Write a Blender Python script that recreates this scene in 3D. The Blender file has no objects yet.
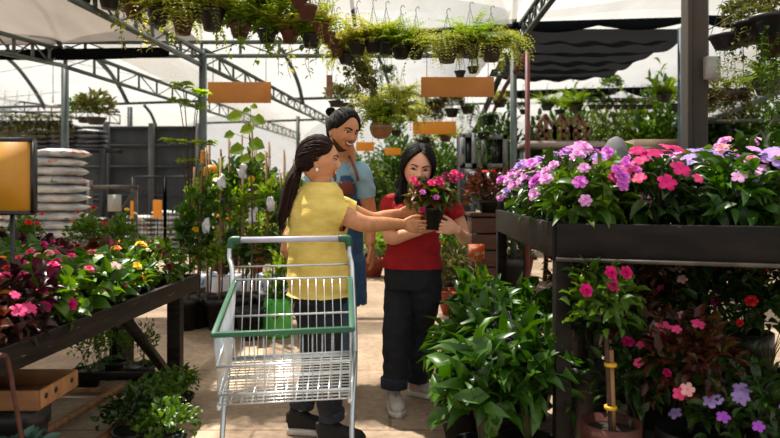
import bpy, math, random
import numpy as np
from mathutils import Vector, Matrix, noise
SC = bpy.context.scene
COL = SC.collection
F = 650.0; CX = 390.0; HY = 190.0; H = 1.33
rnd = random.Random(7)
nrs = np.random.RandomState(11)
def P(px, py, Y): return np.array([(px-CX)*Y/F, Y, H-(py-HY)*Y/F])
def V(*a): return np.array(a, float)
def nz(v):
    v = np.asarray(v, float); n = np.linalg.norm(v)
    return v/n if n > 1e-12 else v
ORG = {}
def hexc(s):
    c = [int(s[i:i+2], 16)/255 for i in (0, 2, 4)]
    return tuple([(x/12.92 if x <= .04045 else ((x+.055)/1.055)**2.4) for x in c]+[1.0])
# ---------------------------------------------------------------- materials
MATS = {}
def newmat(name):
    m = bpy.data.materials.new(name); m.use_nodes = True
    nt = m.node_tree; nt.nodes.clear()
    out = nt.nodes.new('ShaderNodeOutputMaterial')
    return m, nt, out
def mat(name, c1, c2=None, scale=8, rough=.6, metal=0, bump=0, bscale=None, stretch=None, detail=4, spec=.5, sss=0, lo=.35, hi=.65, coat=0):
    if name in MATS: return MATS[name]
    m, nt, out = newmat(name); N = nt.nodes.new; Lk = nt.links.new
    b = N('ShaderNodeBsdfPrincipled'); Lk(b.outputs[0], out.inputs[0])
    b.inputs['Roughness'].default_value = rough; b.inputs['Metallic'].default_value = metal
    b.inputs['Specular IOR Level'].default_value = spec
    if sss:
        b.inputs['Subsurface Weight'].default_value = sss
        b.inputs['Subsurface Radius'].default_value = (.012, .005, .003); b.inputs['Subsurface Scale'].default_value = 1
    if coat: b.inputs['Coat Weight'].default_value = coat
    tc = N('ShaderNodeTexCoord'); mp = N('ShaderNodeMapping'); Lk(tc.outputs['Object'], mp.inputs[0])
    if stretch: mp.inputs['Scale'].default_value = stretch
    nn = N('ShaderNodeTexNoise'); nn.inputs['Scale'].default_value = scale; nn.inputs['Detail'].default_value = detail
    Lk(mp.outputs[0], nn.inputs['Vector'])
    rp = N('ShaderNodeValToRGB'); Lk(nn.outputs['Fac'], rp.inputs[0])
    rp.color_ramp.elements[0].position = lo; rp.color_ramp.elements[1].position = hi
    rp.color_ramp.elements[0].color = hexc(c1); rp.color_ramp.elements[1].color = hexc(c2 or c1)
    Lk(rp.outputs[0], b.inputs['Base Color'])
    if bump:
        n2 = N('ShaderNodeTexNoise'); n2.inputs['Scale'].default_value = bscale or scale*4; n2.inputs['Detail'].default_value = 5
        Lk(mp.outputs[0], n2.inputs['Vector'])
        bp = N('ShaderNodeBump'); bp.inputs['Strength'].default_value = bump; bp.inputs['Distance'].default_value = .01
        Lk(n2.outputs['Fac'], bp.inputs['Height']); Lk(bp.outputs[0], b.inputs['Normal'])
    MATS[name] = m; return m
def wornmat(name, c1, c2, chip, sc=9, st=(1, 1, 1), th=.64):
    m = mat(name, c1, c2, 5, .6, 0, .25, 30, stretch=st, spec=.18); nt = m.node_tree; N = nt.nodes.new; Lk = nt.links.new
    b = [n for n in nt.nodes if n.type == 'BSDF_PRINCIPLED'][0]; src = b.inputs['Base Color'].links[0].from_socket; mp = [n for n in nt.nodes if n.type == 'MAPPING'][0]
    n = N('ShaderNodeTexNoise'); n.inputs['Scale'].default_value = sc; n.inputs['Detail'].default_value = 8; n.inputs['Roughness'].default_value = .7; Lk(mp.outputs[0], n.inputs['Vector'])
    r = N('ShaderNodeValToRGB'); r.color_ramp.elements[0].position = th; r.color_ramp.elements[1].position = th+.04; Lk(n.outputs['Fac'], r.inputs[0])
    x = N('ShaderNodeMixRGB'); Lk(r.outputs[0], x.inputs[0]); Lk(src, x.inputs[1]); x.inputs[2].default_value = hexc(chip); Lk(x.outputs[0], b.inputs['Base Color']); return m
def leafmat(name, c1, c2, c3=None, rough=.45, trans=.35, spec=.4):
    """each leaf or petal (a mesh island) gets its own tint"""
    if name in MATS: return MATS[name]
    m, nt, out = newmat(name); N = nt.nodes.new; Lk = nt.links.new
    g = N('ShaderNodeNewGeometry'); rp = N('ShaderNodeValToRGB')
    Lk(g.outputs['Random Per Island'], rp.inputs[0])
    e = rp.color_ramp.elements; e[0].color = hexc(c1); e[1].color = hexc(c2)
    if c3:
        x = e.new(.5); x.color = hexc(c2); e[-1].color = hexc(c3)
    b = N('ShaderNodeBsdfPrincipled'); b.inputs['Roughness'].default_value = rough; b.inputs['Specular IOR Level'].default_value = spec
    t = N('ShaderNodeBsdfTranslucent'); mx = N('ShaderNodeMixShader'); mx.inputs[0].default_value = trans
    hs = N('ShaderNodeHueSaturation'); hs.inputs['Hue'].default_value = .49; hs.inputs['Saturation'].default_value = 1.1; hs.inputs['Value'].default_value = 1.25
    Lk(rp.outputs[0], b.inputs['Base Color']); Lk(rp.outputs[0], hs.inputs['Color']); Lk(hs.outputs[0], t.inputs['Color'])
    Lk(b.outputs[0], mx.inputs[1]); Lk(t.outputs[0], mx.inputs[2]); Lk(mx.outputs[0], out.inputs[0])
    MATS[name] = m; return m
def filmmat(name, col, transp, transl, diff_rough=.5, wave=0):
    if name in MATS: return MATS[name]
    m, nt, out = newmat(name); N = nt.nodes.new; Lk = nt.links.new
    tp = N('ShaderNodeBsdfTransparent'); tl = N('ShaderNodeBsdfTranslucent'); df = N('ShaderNodeBsdfDiffuse')
    tc = N('ShaderNodeTexCoord'); nn = N('ShaderNodeTexNoise'); nn.inputs['Scale'].default_value = 3; nn.inputs['Detail'].default_value = 6
    mp = N('ShaderNodeMapping'); mp.inputs['Scale'].default_value = (1, .25, 1)
    Lk(tc.outputs['Object'], mp.inputs[0]); Lk(mp.outputs[0], nn.inputs['Vector'])
    rp = N('ShaderNodeValToRGB'); c = hexc(col); rp.color_ramp.elements[0].position=.3; rp.color_ramp.elements[1].position=.7
    rp.color_ramp.elements[0].color = tuple(x*.8 for x in c[:3])+(1,); rp.color_ramp.elements[1].color = c
    Lk(nn.outputs['Fac'], rp.inputs[0])
    Lk(rp.outputs[0], tl.inputs[0]); Lk(rp.outputs[0], df.inputs[0])
    a = N('ShaderNodeMixShader'); a.inputs[0].default_value = transl
    Lk(df.outputs[0], a.inputs[1]); Lk(tl.outputs[0], a.inputs[2])
    b = N('ShaderNodeMixShader'); b.inputs[0].default_value = transp
    Lk(a.outputs[0], b.inputs[1]); Lk(tp.outputs[0], b.inputs[2]); Lk(b.outputs[0], out.inputs[0])
    MATS[name] = m; return m
# ---------------------------------------------------------------- mesh builder
class MB:
    def __init__(s): s.v = []; s.n = 0; s.f3 = []; s.f4 = []
    def add(s, v, f3=None, f4=None):
        v = np.asarray(v, float).reshape(-1, 3); s.v.append(v)
        if f3 is not None and len(f3): s.f3.append(np.asarray(f3, int).reshape(-1, 3)+s.n)
        if f4 is not None and len(f4): s.f4.append(np.asarray(f4, int).reshape(-1, 4)+s.n)
        s.n += len(v); return s
    def merge(s, o):
        base = s.n
        for v in o.v: s.v.append(v)
        for f in o.f3: s.f3.append(f+base)
        for f in o.f4: s.f4.append(f+base)
        s.n += o.n; return s
    def box(s, c, size, R=None, taper=1.0):
        hx, hy, hz = [x/2 for x in size]
        v = np.array([[x*hx*(taper if z < 0 else 1), y*hy*(taper if z < 0 else 1), z*hz] for z in (-1, 1) for y in (-1, 1) for x in (-1, 1)])
        if R is not None: v = v @ np.asarray(R).T
        v = v+np.asarray(c)
        return s.add(v, f4=[(0, 2, 3, 1), (4, 5, 7, 6), (0, 1, 5, 4), (2, 6, 7, 3), (0, 4, 6, 2), (1, 3, 7, 5)])
    def bar(s, a, b, w, h=None, up=(0, 0, 1)):
        a = np.asarray(a, float); b = np.asarray(b, float); h = h or w
        d = nz(b-a); u = np.asarray(up, float)
        if abs(d @ u) > .95: u = V(0, 1, 0)
        r = nz(np.cross(d, u)); u2 = np.cross(r, d)
        R = np.stack([r, d, u2], 1)
        return s.box((a+b)/2, (w, np.linalg.norm(b-a), h), R)
    def tube(s, pts, r, n=8, caps=True, flat=None):
        pts = np.asarray(pts, float); k = len(pts)
        rr = np.full(k, r, float) if np.isscalar(r) else np.asarray(r, float)
        T = np.gradient(pts, axis=0); T /= (np.linalg.norm(T, axis=1)[:, None]+1e-12)
        u = np.cross(T[0], (0, 0, 1)) if abs(T[0][2]) < .9 else np.cross(T[0], (0, 1, 0))
        if flat is not None: u = np.asarray(flat[0], float)
        u = nz(u-T[0]*(u @ T[0])); rings = []
        an = np.arange(n)*2*math.pi/n
        for i in range(k):
            u = nz(u-T[i]*(u @ T[i])); w = np.cross(T[i], u)
            fl = 1 if flat is None else flat[1]
            rings.append(pts[i]+rr[i]*(np.cos(an)[:, None]*u+fl*np.sin(an)[:, None]*w))
        return s.rings(rings, caps)
    def rings(s, rings, caps=True, closed=False):
        n = len(rings[0]); k = len(rings); v = np.concatenate(rings)
        i = np.arange(n); j = (i+1) % n; f = []
        for q in range(k-1 if not closed else k):
            a = q*n; b = ((q+1) % k)*n
            f.append(np.stack([a+i, a+j, b+j, b+i], 1))
        f4 = np.concatenate(f); f3 = None
        if caps and not closed:
            v = np.concatenate([v, [rings[0].mean(0)], [rings[-1].mean(0)]])
            c0 = n*k; c1 = n*k+1; a = (k-1)*n
            f3 = np.concatenate([np.stack([j, i, np.full(n, c0)], 1), np.stack([a+i, a+j, np.full(n, c1)], 1)])
        return s.add(v, f3, f4)
    def loft(s, rs, n=28, p=2.0):
        """rs: (centre, u, v, ru, rv)"""
        an = np.arange(n)*2*math.pi/n; c = np.cos(an); sn = np.sin(an)
        cc = np.sign(c)*np.abs(c)**(2/p); ss = np.sign(sn)*np.abs(sn)**(2/p)
        return s.rings([np.asarray(ce)+ru*cc[:, None]*np.asarray(u)+rv*ss[:, None]*np.asarray(v) for ce, u, v, ru, rv in rs])
    def lathe(s, prof, c=(0, 0, 0), n=20, caps=True):
        an = np.arange(n)*2*math.pi/n
        return s.rings([np.stack([r*np.cos(an)+c[0], r*np.sin(an)+c[1], np.full(n, z+c[2])], 1) for r, z in prof], caps)
    def ell(s, c, r, R=None, n=16, m=10):
        rg = []
        for k in range(m+1):
            t = math.pi*(k/m); z = -math.cos(t); q = max(math.sin(t), .01)
            an = np.arange(n)*2*math.pi/n
            v = np.stack([q*np.cos(an)*r[0], q*np.sin(an)*r[1], np.full(n, z*r[2])], 1)
            if R is not None: v = v @ np.asarray(R).T
            rg.append(v+np.asarray(c))
        return s.rings(rg)
    def leaves(s, base, d, up, L, W, tmpl='leaf', droop=.25, fold=.25):
        base = np.asarray(base, float).reshape(-1, 3); n = len(base)
        d = np.asarray(d, float).reshape(-1, 3); d = d/(np.linalg.norm(d, axis=1)[:, None]+1e-9)
        up = np.broadcast_to(np.asarray(up, float), d.shape)
        sd = np.cross(d, up); bad = np.linalg.norm(sd, axis=1) < .05; sd[bad] = (1, 0, 0)
        sd /= np.linalg.norm(sd, axis=1)[:, None]; w = np.cross(sd, d)
        L = np.broadcast_to(L, (n,)); W = np.broadcast_to(W, (n,))
        if tmpl == 'leaf':
            T = [(0, 0, 0), (.35, -.5, fold), (.35, 0, 0), (.35, .5, fold), (.72, -.36, fold*.7-droop*.3), (.72, 0, -droop*.35), (.72, .36, fold*.7-droop*.3), (1, 0, -droop)]
            f3 = [(0, 2, 1), (0, 3, 2), (4, 5, 7), (5, 6, 7)]; f4 = [(1, 2, 5, 4), (2, 3, 6, 5)]
        elif tmpl == 'petal':
            T = [(0, 0, 0), (.45, -.40, fold), (.45, 0, 0), (.45, .40, fold), (.84, -.40, fold*.6-droop*.3), (.86, 0, -droop*.3), (.84, .40, fold*.6-droop*.3), (1, -.16, -droop), (1, .16, -droop)]
            f3 = [(0, 2, 1), (0, 3, 2), (5, 8, 7)]; f4 = [(1, 2, 5, 4), (2, 3, 6, 5)]; f3 = f3+[(4, 5, 7), (5, 6, 8)]
        elif tmpl == 'dia':
            T = [(0, 0, 0), (.5, -.5, fold), (.5, .5, fold), (1, 0, -droop)]
            f3 = [(0, 3, 1), (0, 2, 3)]; f4 = []
        elif tmpl == 'blade':
            T = [(0, -.5, 0), (0, .5, 0), (.45, -.45, 0), (.45, .45, 0), (.8, -.3, -droop*.5), (.8, .3, -droop*.5), (1, 0, -droop)]
            f3 = [(4, 5, 6)]; f4 = [(0, 1, 3, 2), (2, 3, 5, 4)]
        T = np.array(T, float)
        # side offsets scale with W, fold heights with W, droop with L
        V0 = base[:, None, :]+T[None, :, 0:1]*(L[:, None]*1.0)[..., None]*d[:, None, :]+(T[None, :, 1]*W[:, None])[..., None]*sd[:, None, :]
        hgt = np.where(T[None, :, 2] > 0, T[None, :, 2]*W[:, None], T[None, :, 2]*L[:, None])
        V0 = V0+hgt[..., None]*w[:, None, :]
        k = len(T); off = (np.arange(n)*k)[:, None, None]
        F3 = (np.array(f3)[None]+off).reshape(-1, 3) if f3 else None
        F4 = (np.array(f4)[None]+off).reshape(-1, 4) if f4 else None
        return s.add(V0.reshape(-1, 3), F3, F4)
    def arr(s): return np.concatenate(s.v)
    def xform(s, fn):
        s.v = [fn(np.concatenate(s.v))]; return s
    def mesh(s, name, off=(0, 0, 0), smooth=False):
        me = bpy.data.meshes.new(name)
        v = s.arr()-np.asarray(off)
        f3 = np.concatenate(s.f3) if s.f3 else np.zeros((0, 3), int)
        f4 = np.concatenate(s.f4) if s.f4 else np.zeros((0, 4), int)
        me.vertices.add(len(v)); me.vertices.foreach_set('co', v.ravel().astype(np.float32))
        nl = len(f3)*3+len(f4)*4; me.loops.add(nl); me.polygons.add(len(f3)+len(f4))
        me.loops.foreach_set('vertex_index', np.concatenate([f3.ravel(), f4.ravel()]).astype(np.int32))
        st = np.concatenate([np.arange(len(f3))*3, len(f3)*3+np.arange(len(f4))*4]).astype(np.int32)
        me.polygons.foreach_set('loop_start', st)
        me.polygons.foreach_set('loop_total', np.concatenate([np.full(len(f3), 3), np.full(len(f4), 4)]).astype(np.int32))
        me.update(calc_edges=True); me.validate()
        if smooth: me.polygons.foreach_set('use_smooth', np.ones(len(me.polygons), bool))
        return me
    def build(s, name, material, parent=None, smooth=False, origin=None, bevel=0, label=None):
        off = ORG[parent.name] if parent is not None else (np.zeros(3) if origin is None else np.asarray(origin, float))
        me = s.mesh(name, off, smooth)
        return link(name, me, material, parent, off, bevel, label)
def link(name, me, material, parent, off, bevel=0, label=None):
    me.materials.append(material)
    o = bpy.data.objects.new(name, me); COL.objects.link(o)
    if parent is not None: o.parent = parent
    else: o.location = off
    ORG[o.name] = np.asarray(off, float)
    if bevel:
        b = o.modifiers.new('Bevel', 'BEVEL'); b.width = bevel; b.segments = 2; b.limit_method = 'ANGLE'
    if label: o['label'] = label
    return o
def thing(name, loc, label, cat, group=None):
    o = bpy.data.objects.new(name, None); COL.objects.link(o); o.location = loc
    ORG[o.name] = np.asarray(loc, float); o['label'] = label; o['category'] = cat
    if group: o['group'] = group
    o.empty_display_size = .05
    return o
def tag(o, label, cat, group=None, kind=None):
    o['label'] = label; o['category'] = cat
    if group: o['group'] = group
    if kind: o['kind'] = kind
    return o
def struct(o, label=None):
    o['kind'] = 'structure'
    if label: o['label'] = label
    return o
def dup(root, loc, rz=0, sc=1, label=None, group=None):
    r = root.copy(); COL.objects.link(r); r.location = loc; r.rotation_euler = (0, 0, rz)
    r.scale = (sc, sc, sc) if np.isscalar(sc) else sc
    if label: r['label'] = label
    if group: r['group'] = group
    for ch in list(root.children):
        c = ch.copy(); COL.objects.link(c); c.parent = r
        for g in list(ch.children):
            d = g.copy(); COL.objects.link(d); d.parent = c
    return r
def remesh(mb, voxel, smooth=4, cut=None, disp=None, thick=0):
    """one continuous skin over overlapping closed shapes"""
    me = mb.mesh('tmp'); o = bpy.data.objects.new('tmp', me); COL.objects.link(o)
    r = o.modifiers.new('r', 'REMESH'); r.mode = 'VOXEL'; r.voxel_size = voxel
    if smooth:
        q = o.modifiers.new('s', 'SMOOTH'); q.iterations = smooth; q.factor = .5
    dg = bpy.context.evaluated_depsgraph_get(); dg.update()
    m2 = bpy.data.meshes.new_from_object(o.evaluated_get(dg))
    bpy.data.objects.remove(o); bpy.data.meshes.remove(me)
    n = len(m2.vertices); v = np.zeros(n*3, np.float32); m2.vertices.foreach_get('co', v); v = v.reshape(-1, 3).astype(float)
    nv = np.zeros(n*3, np.float32); m2.vertices.foreach_get('normal', nv); nv = nv.reshape(-1, 3)
    npo = len(m2.polygons); tot = np.zeros(npo, np.int32); m2.polygons.foreach_get('loop_total', tot)
    li = np.zeros(len(m2.loops), np.int32); m2.loops.foreach_get('vertex_index', li)
    assert (tot == 4).all() or True
    out = MB()
    if (tot == 4).all(): f4 = li.reshape(-1, 4)
    else:
        st = np.zeros(npo, np.int32); m2.polygons.foreach_get('loop_start', st)
        f4 = np.array([li[a:a+4] for a, t in zip(st, tot) if t == 4])
    if disp is not None: v = v+nv*disp(v)[:, None]
    if cut is not None:
        c = cut(v); f4 = f4[~c[f4].any(1)]
        used = np.unique(f4); mp = np.full(len(v), -1); mp[used] = np.arange(len(used)); v = v[used]; f4 = mp[f4]
    out.add(v, f4=f4); bpy.data.meshes.remove(m2)
    return out
def rotz(a):
    c, s = math.cos(a), math.sin(a); return np.array([[c, -s, 0], [s, c, 0], [0, 0, 1]])
def rotx(a):
    c, s = math.cos(a), math.sin(a); return np.array([[1, 0, 0], [0, c, -s], [0, s, c]])
def roty(a):
    c, s = math.cos(a), math.sin(a); return np.array([[c, 0, s], [0, 1, 0], [-s, 0, c]])
def curve(pts, k=8):
    """Catmull-Rom through the points"""
    p = np.asarray(pts, float); p = np.concatenate([[2*p[0]-p[1]], p, [2*p[-1]-p[-2]]]); out = []
    for i in range(1, len(p)-2):
        for t in np.linspace(0, 1, k, endpoint=False):
            out.append(.5*((2*p[i])+(-p[i-1]+p[i+1])*t+(2*p[i-1]-5*p[i]+4*p[i+1]-p[i+2])*t*t+(-p[i-1]+3*p[i]-3*p[i+1]+p[i+2])*t**3))
    out.append(p[-2]); return np.array(out)
# ---------------------------------------------------------------- palette
steel = mat('painted_steel', '4c5654', '5f6a66', 6, .45, .3, .05)
dsteel = mat('dark_steel', '2b3130', '3d4543', 6, .5, .3, .05)
zinc = mat('chrome_wire', 'c3cbd0', 'dfe5e8', 5, .28, .85)
redsteel = mat('red_oxide_paint', '6d2222', '4a1a1a', 7, .55, .1, .1)
black = mat('black_plastic', '0e0e0f', '1b1b1c', 9, .45)
concrete = mat('floor_concrete', 'a98b6b', '7c6249', .9, .85, 0, .35, 30, detail=9, lo=.3, hi=.72)
woodblk = wornmat('black_stained_wood', '0e0b09', '241d18', '8c8175', 6, (2.5, .7, 9), .63)
terra = mat('terracotta', 'a0492a', '7c3520', 9, .8, 0, .1)
terrad = mat('terracotta_plastic', '5e2c1f', '442018', 9, .6)
soil = mat('soil', '1d140f', '3a2a1d', 60, .95, 0, .6)
cane = mat('bamboo_cane', 'a87c50', '7d5636', 20, .6, 0, .2, stretch=(1, 1, .2))
orange = mat('orange_sign', 'f09a22', 'e08a1a', 3, .5)
brownor = mat('weathered_orange_sign', 'c98034', 'b06c2a', 3, .5)
# ================================================================ camera, light
cam = bpy.data.cameras.new('camera'); co = bpy.data.objects.new('camera', cam); COL.objects.link(co)
cam.sensor_width = 36; cam.lens = 36*F/780; cam.shift_y = (HY-219)/780
co.location = (0, 0, H); co.rotation_euler = (math.pi/2, 0, 0); cam.clip_start = .05; cam.clip_end = 300
cam.dof.use_dof = True; cam.dof.focus_distance = 3.7; cam.dof.aperture_fstop = 2.2
SC.camera = co
vs = SC.view_settings; vs.view_transform = 'Standard'; vs.look = 'None'; vs.gamma = 1; vs.use_curve_mapping = False; vs.exposure = 0.38
w = bpy.data.worlds.new('sky'); SC.world = w; w.use_nodes = True; nt = w.node_tree
bg = nt.nodes['Background']; bg.inputs[1].default_value = .74
tc = nt.nodes.new('ShaderNodeTexCoord'); sx = nt.nodes.new('ShaderNodeSeparateXYZ'); rp = nt.nodes.new('ShaderNodeValToRGB')
nt.links.new(tc.outputs['Generated'], sx.inputs[0]); nt.links.new(sx.outputs[2], rp.inputs[0]); nt.links.new(rp.outputs[0], bg.inputs[0])
rp.color_ramp.elements[0].position = 0; rp.color_ramp.elements[0].color = (.84, .84, .83, 1)
rp.color_ramp.elements[1].position = .7; rp.color_ramp.elements[1].color = (.74, .77, .80, 1)
sun = bpy.data.lights.new('sun', 'SUN'); sun.energy = 11; sun.angle = math.radians(.8); sun.color = (1, .93, .82)
so = bpy.data.objects.new('sun', sun); COL.objects.link(so)
sd = Vector((-.35, .42, 1.0))       # towards the sun: high, behind the people and a little to the left
so.rotation_euler = sd.to_track_quat('Z', 'Y').to_euler(); so.location = (-6, 8, 14)
# ================================================================ ground
g = MB(); xs = np.linspace(-14, 14, 57); ys = np.linspace(-1, 34, 71)
XX, YY = np.meshgrid(xs, ys); ZZ = np.zeros_like(XX)
idx = np.arange(XX.size).reshape(XX.shape)
g.add(np.stack([XX, YY, ZZ], -1).reshape(-1, 3), f4=np.stack([idx[:-1, :-1], idx[:-1, 1:], idx[1:, 1:], idx[1:, :-1]], -1).reshape(-1, 4))
def concrete_floor():
    m, nt, out = newmat('floor_slabs'); N = nt.nodes.new; Lk = nt.links.new
    b = N('ShaderNodeBsdfPrincipled'); b.inputs['Roughness'].default_value = .85; Lk(b.outputs[0], out.inputs[0])
    tc = N('ShaderNodeTexCoord')
    n1 = N('ShaderNodeTexNoise'); n1.inputs['Scale'].default_value = 1.3; n1.inputs['Detail'].default_value = 9; n1.inputs['Roughness'].default_value = .65
    Lk(tc.outputs['Object'], n1.inputs['Vector'])
    r1 = N('ShaderNodeValToRGB'); r1.color_ramp.elements[0].position = .32; r1.color_ramp.elements[1].position = .68
    r1.color_ramp.elements[0].color = hexc('8a745e'); r1.color_ramp.elements[1].color = hexc('c2aa90'); Lk(n1.outputs['Fac'], r1.inputs[0])
    n2 = N('ShaderNodeTexNoise'); n2.inputs['Scale'].default_value = 22; n2.inputs['Detail'].default_value = 6
    Lk(tc.outputs['Object'], n2.inputs['Vector'])
    r2 = N('ShaderNodeValToRGB'); r2.color_ramp.elements[0].position = .3; r2.color_ramp.elements[1].position = .6
    r2.color_ramp.elements[0].color = (.72, .7, .68, 1); r2.color_ramp.elements[1].color = (1, 1, 1, 1); Lk(n2.outputs['Fac'], r2.inputs[0])
    mx = N('ShaderNodeMixRGB'); mx.blend_type = 'MULTIPLY'; mx.inputs[0].default_value = 1
    Lk(r1.outputs[0], mx.inputs[1]); Lk(r2.outputs[0], mx.inputs[2])
    br = N('ShaderNodeTexBrick'); br.inputs['Scale'].default_value = 1; br.inputs['Mortar Size'].default_value = .012
    br.inputs['Brick Width'].default_value = 1.5; br.inputs['Row Height'].default_value = 1.2; br.inputs['Mortar Smooth'].default_value = .3
    br.inputs['Color1'].default_value = (1, 1, 1, 1); br.inputs['Color2'].default_value = (.93, .93, .94, 1); br.inputs['Mortar'].default_value = (.6, .55, .5, 1)
    Lk(tc.outputs['Object'], br.inputs['Vector'])
    m2 = N('ShaderNodeMixRGB'); m2.blend_type = 'MULTIPLY'; m2.inputs[0].default_value = 1
    Lk(mx.outputs[0], m2.inputs[1]); Lk(br.outputs['Color'], m2.inputs[2]); Lk(m2.outputs[0], b.inputs['Base Color'])
    bp = N('ShaderNodeBump'); bp.inputs['Strength'].default_value = .25; bp.inputs['Distance'].default_value = .01
    Lk(n2.outputs['Fac'], bp.inputs['Height']); Lk(bp.outputs[0], b.inputs['Normal'])
    return m
struct(g.build('floor', concrete_floor()), 'worn tan concrete slab floor')
# ================================================================ roof: film vaults, trusses, arches, posts
film = filmmat('roof_film', 'a8a6a1', .50, .8)
shade = filmmat('grey_shade_fabric', '6e665e', .06, .7)
dcloth = filmmat('black_shade_cloth', '141619', .02, .25)
def sheet(fn, u0, u1, nu, v0, v1, nv):
    m = MB(); U, W_ = np.meshgrid(np.linspace(u0, u1, nu), np.linspace(v0, v1, nv))
    pts = np.stack(fn(U, W_), -1).reshape(-1, 3); ix = np.arange(nu*nv).reshape(nv, nu)
    return m.add(pts, f4=np.stack([ix[:-1, :-1], ix[:-1, 1:], ix[1:, 1:], ix[1:, :-1]], -1).reshape(-1, 4))
bays = [(-10.2, -4.05, 1), (-4.05, 1.5, 2), (1.5, 7.0, 3), (7.0, 12.6, 4)]
for x0, x1, k in bays:
    m = sheet(lambda U, W_: (x0+(x1-x0)*U, W_, 3.3+1.5*np.sqrt(np.clip(1-(2*U-1)**2, 0, 1))+.02*np.sin(W_*9+U*5)), 0, 1, 33, 8.0, 30, 60)
    struct(m.build('ceiling' if k == 1 else 'ceiling', film, smooth=True), 'white translucent film roof bay')
struct(sheet(lambda U, W_: (U, 30.1+.02*np.sin(U*3), W_), -14, 14, 40, 0, 4.9, 12).build('wall_back', film, smooth=True), 'white translucent film end wall')
# nearer, lower roof over the camera: fabric at left, film at right
m = sheet(lambda U, W_: (U, W_, 3.14+.10*(8-W_)*.6+.03*np.sin(U*1.7)), -9, -2.35, 20, 1.5, 8.0, 14)
struct(m.build('ceiling', shade, smooth=True), 'grey shade fabric stretched over the left bay')
m = sheet(lambda U, W_: (U, W_, 3.5+.12*(8-W_)+.05*np.sin(U*1.9+W_)+.02*np.sin(W_*13+U)), -2.3, 8, 40, -1, 8.0, 40)
struct(m.build('ceiling', film, smooth=True), 'white film stretched over the near bays')
def truss(name, a, b, h, n, label, r=.022, mt=None, web=.014):
    a = np.asarray(a, float); b = np.asarray(b, float); t = thing(name, a, label, 'roof truss', None)
    up = V(0, 0, h)
    MB().bar(a+up, b+up, r*2).build('top_chord', mt or steel, t); MB().bar(a, b, r*2).build('bottom_chord', mt or steel, t)
    m = MB()
    for i in range(n+1):
        p = a+(b-a)*i/n; m.bar(p, p+up, web*2)
        if i < n:
            q = a+(b-a)*(i+1)/n
            m.bar(p+(up if i % 2 else 0), q+(0 if i % 2 else up), web*1.1)
    m.build('web_bars', mt or steel, t); return t
z0 = 3.0
truss('roof_truss', (-9, 8.0, 2.98), (1.5, 8.0, 2.98), .17, 22, 'long grey lattice truss crossing the photo level, above the two left posts')
truss('roof_truss', P(70, -2, 4.9), P(203, 66, 8.05), .16, 8, 'grey lattice truss slanting down from the top left to the tall left post')
truss('roof_truss', P(204, 66, 8.1), P(352, 136, 24), .2, 26, 'thin receding lattice truss behind the largest orange sign')
truss('roof_truss', P(-30, 46, 6.3), P(65, 66, 8.1), .2, 5, 'lattice truss at the left edge above the yellow sign')
truss('roof_truss', P(66, 67, 8.2), P(300, 140, 26), .25, 24, 'long receding lattice truss starting at the far left post')
truss('roof_truss', P(556, -5, 6.2), P(514, 50, 8.0), .2, 7, 'steep dark truss at top centre right, meeting the grey post', mt=dsteel)
truss('roof_truss', P(-5, 109, 17), P(120, 124, 21), .28, 10, 'small distant truss at the left edge above the hanging plants', mt=dsteel)
def pole(name, x, y, z1, r, mt, label, z_0=0, cat='post', sq=False):
    m = MB()
    if sq: m.box((x, y, (z1+z_0)/2), (r*2, r*2, z1-z_0))
    else: m.tube([(x, y, z_0), (x, y, z1)], r, 12)
    return tag(m.build(name, mt, origin=(x, y, z_0)), label, cat)
def px(x, Y): return (x-CX)*Y/F
pole('steel_post', px(65, 9), 9, 3.05, .036, steel, 'slim grey post in front of the dark fence at far left', sq=True)
pole('steel_post', px(203, 8), 8, 3.0, .038, steel, 'tall grey post rising through the saplings beside the largest orange sign', sq=True)
pole('steel_post', px(513.5, 8), 8, 3.2, .035, steel, 'grey steel post left of the red pipe post', sq=True)
pole('steel_post', px(682, 7.5), 7.5, 3.2, .036, mat('bluegrey_paint', '4d6273', '3c4d5b', 8, .5), 'blue-grey post just left of the thick concrete post', sq=True)
pole('steel_post', px(130, 17), 17, 3.5, .05, dsteel, 'short distant post above the dark fence', sq=True)
pole('steel_post', px(298, 20), 20, 3.6, .05, dsteel, 'distant thin post behind the ponytailed woman', sq=True)
# thick concrete post, right
tp = thing('concrete_post', (px(694, 5.2), 5.2, 0), 'thick grey channel-shaped post behind the right flower table', 'post')
cm = mat('post_concrete', '2f302c', '3f342a', 3, .8, 0, .4, 40, stretch=(1, 1, .3))
x = px(694, 5.2)
MB().box((x, 5.2, 1.9), (.15, .14, 3.8)).build('shaft', cm, tp, bevel=.006)
MB().box((x+.10, 5.24, 1.9), (.03, .08, 3.8)).box((x-.08, 5.12, 1.9), (.03, .05, 3.8)).build('flange', cm, tp, bevel=.004)
jb = thing('junction_box', P(710, 80, 5.12), 'small off-white electrical box mounted on the thick post', 'box')
c = P(711, 68.5, 5.12); bw = mat('box_plastic', 'a5a29c', '8d8a85', 12, .5)
MB().box(c, (.115, .09, .18)).build('housing', bw, jb, bevel=.008); MB().box(c+V(0, -.047, 0), (.10, .008, .165)).build('lid', bw, jb, bevel=.003)
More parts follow.
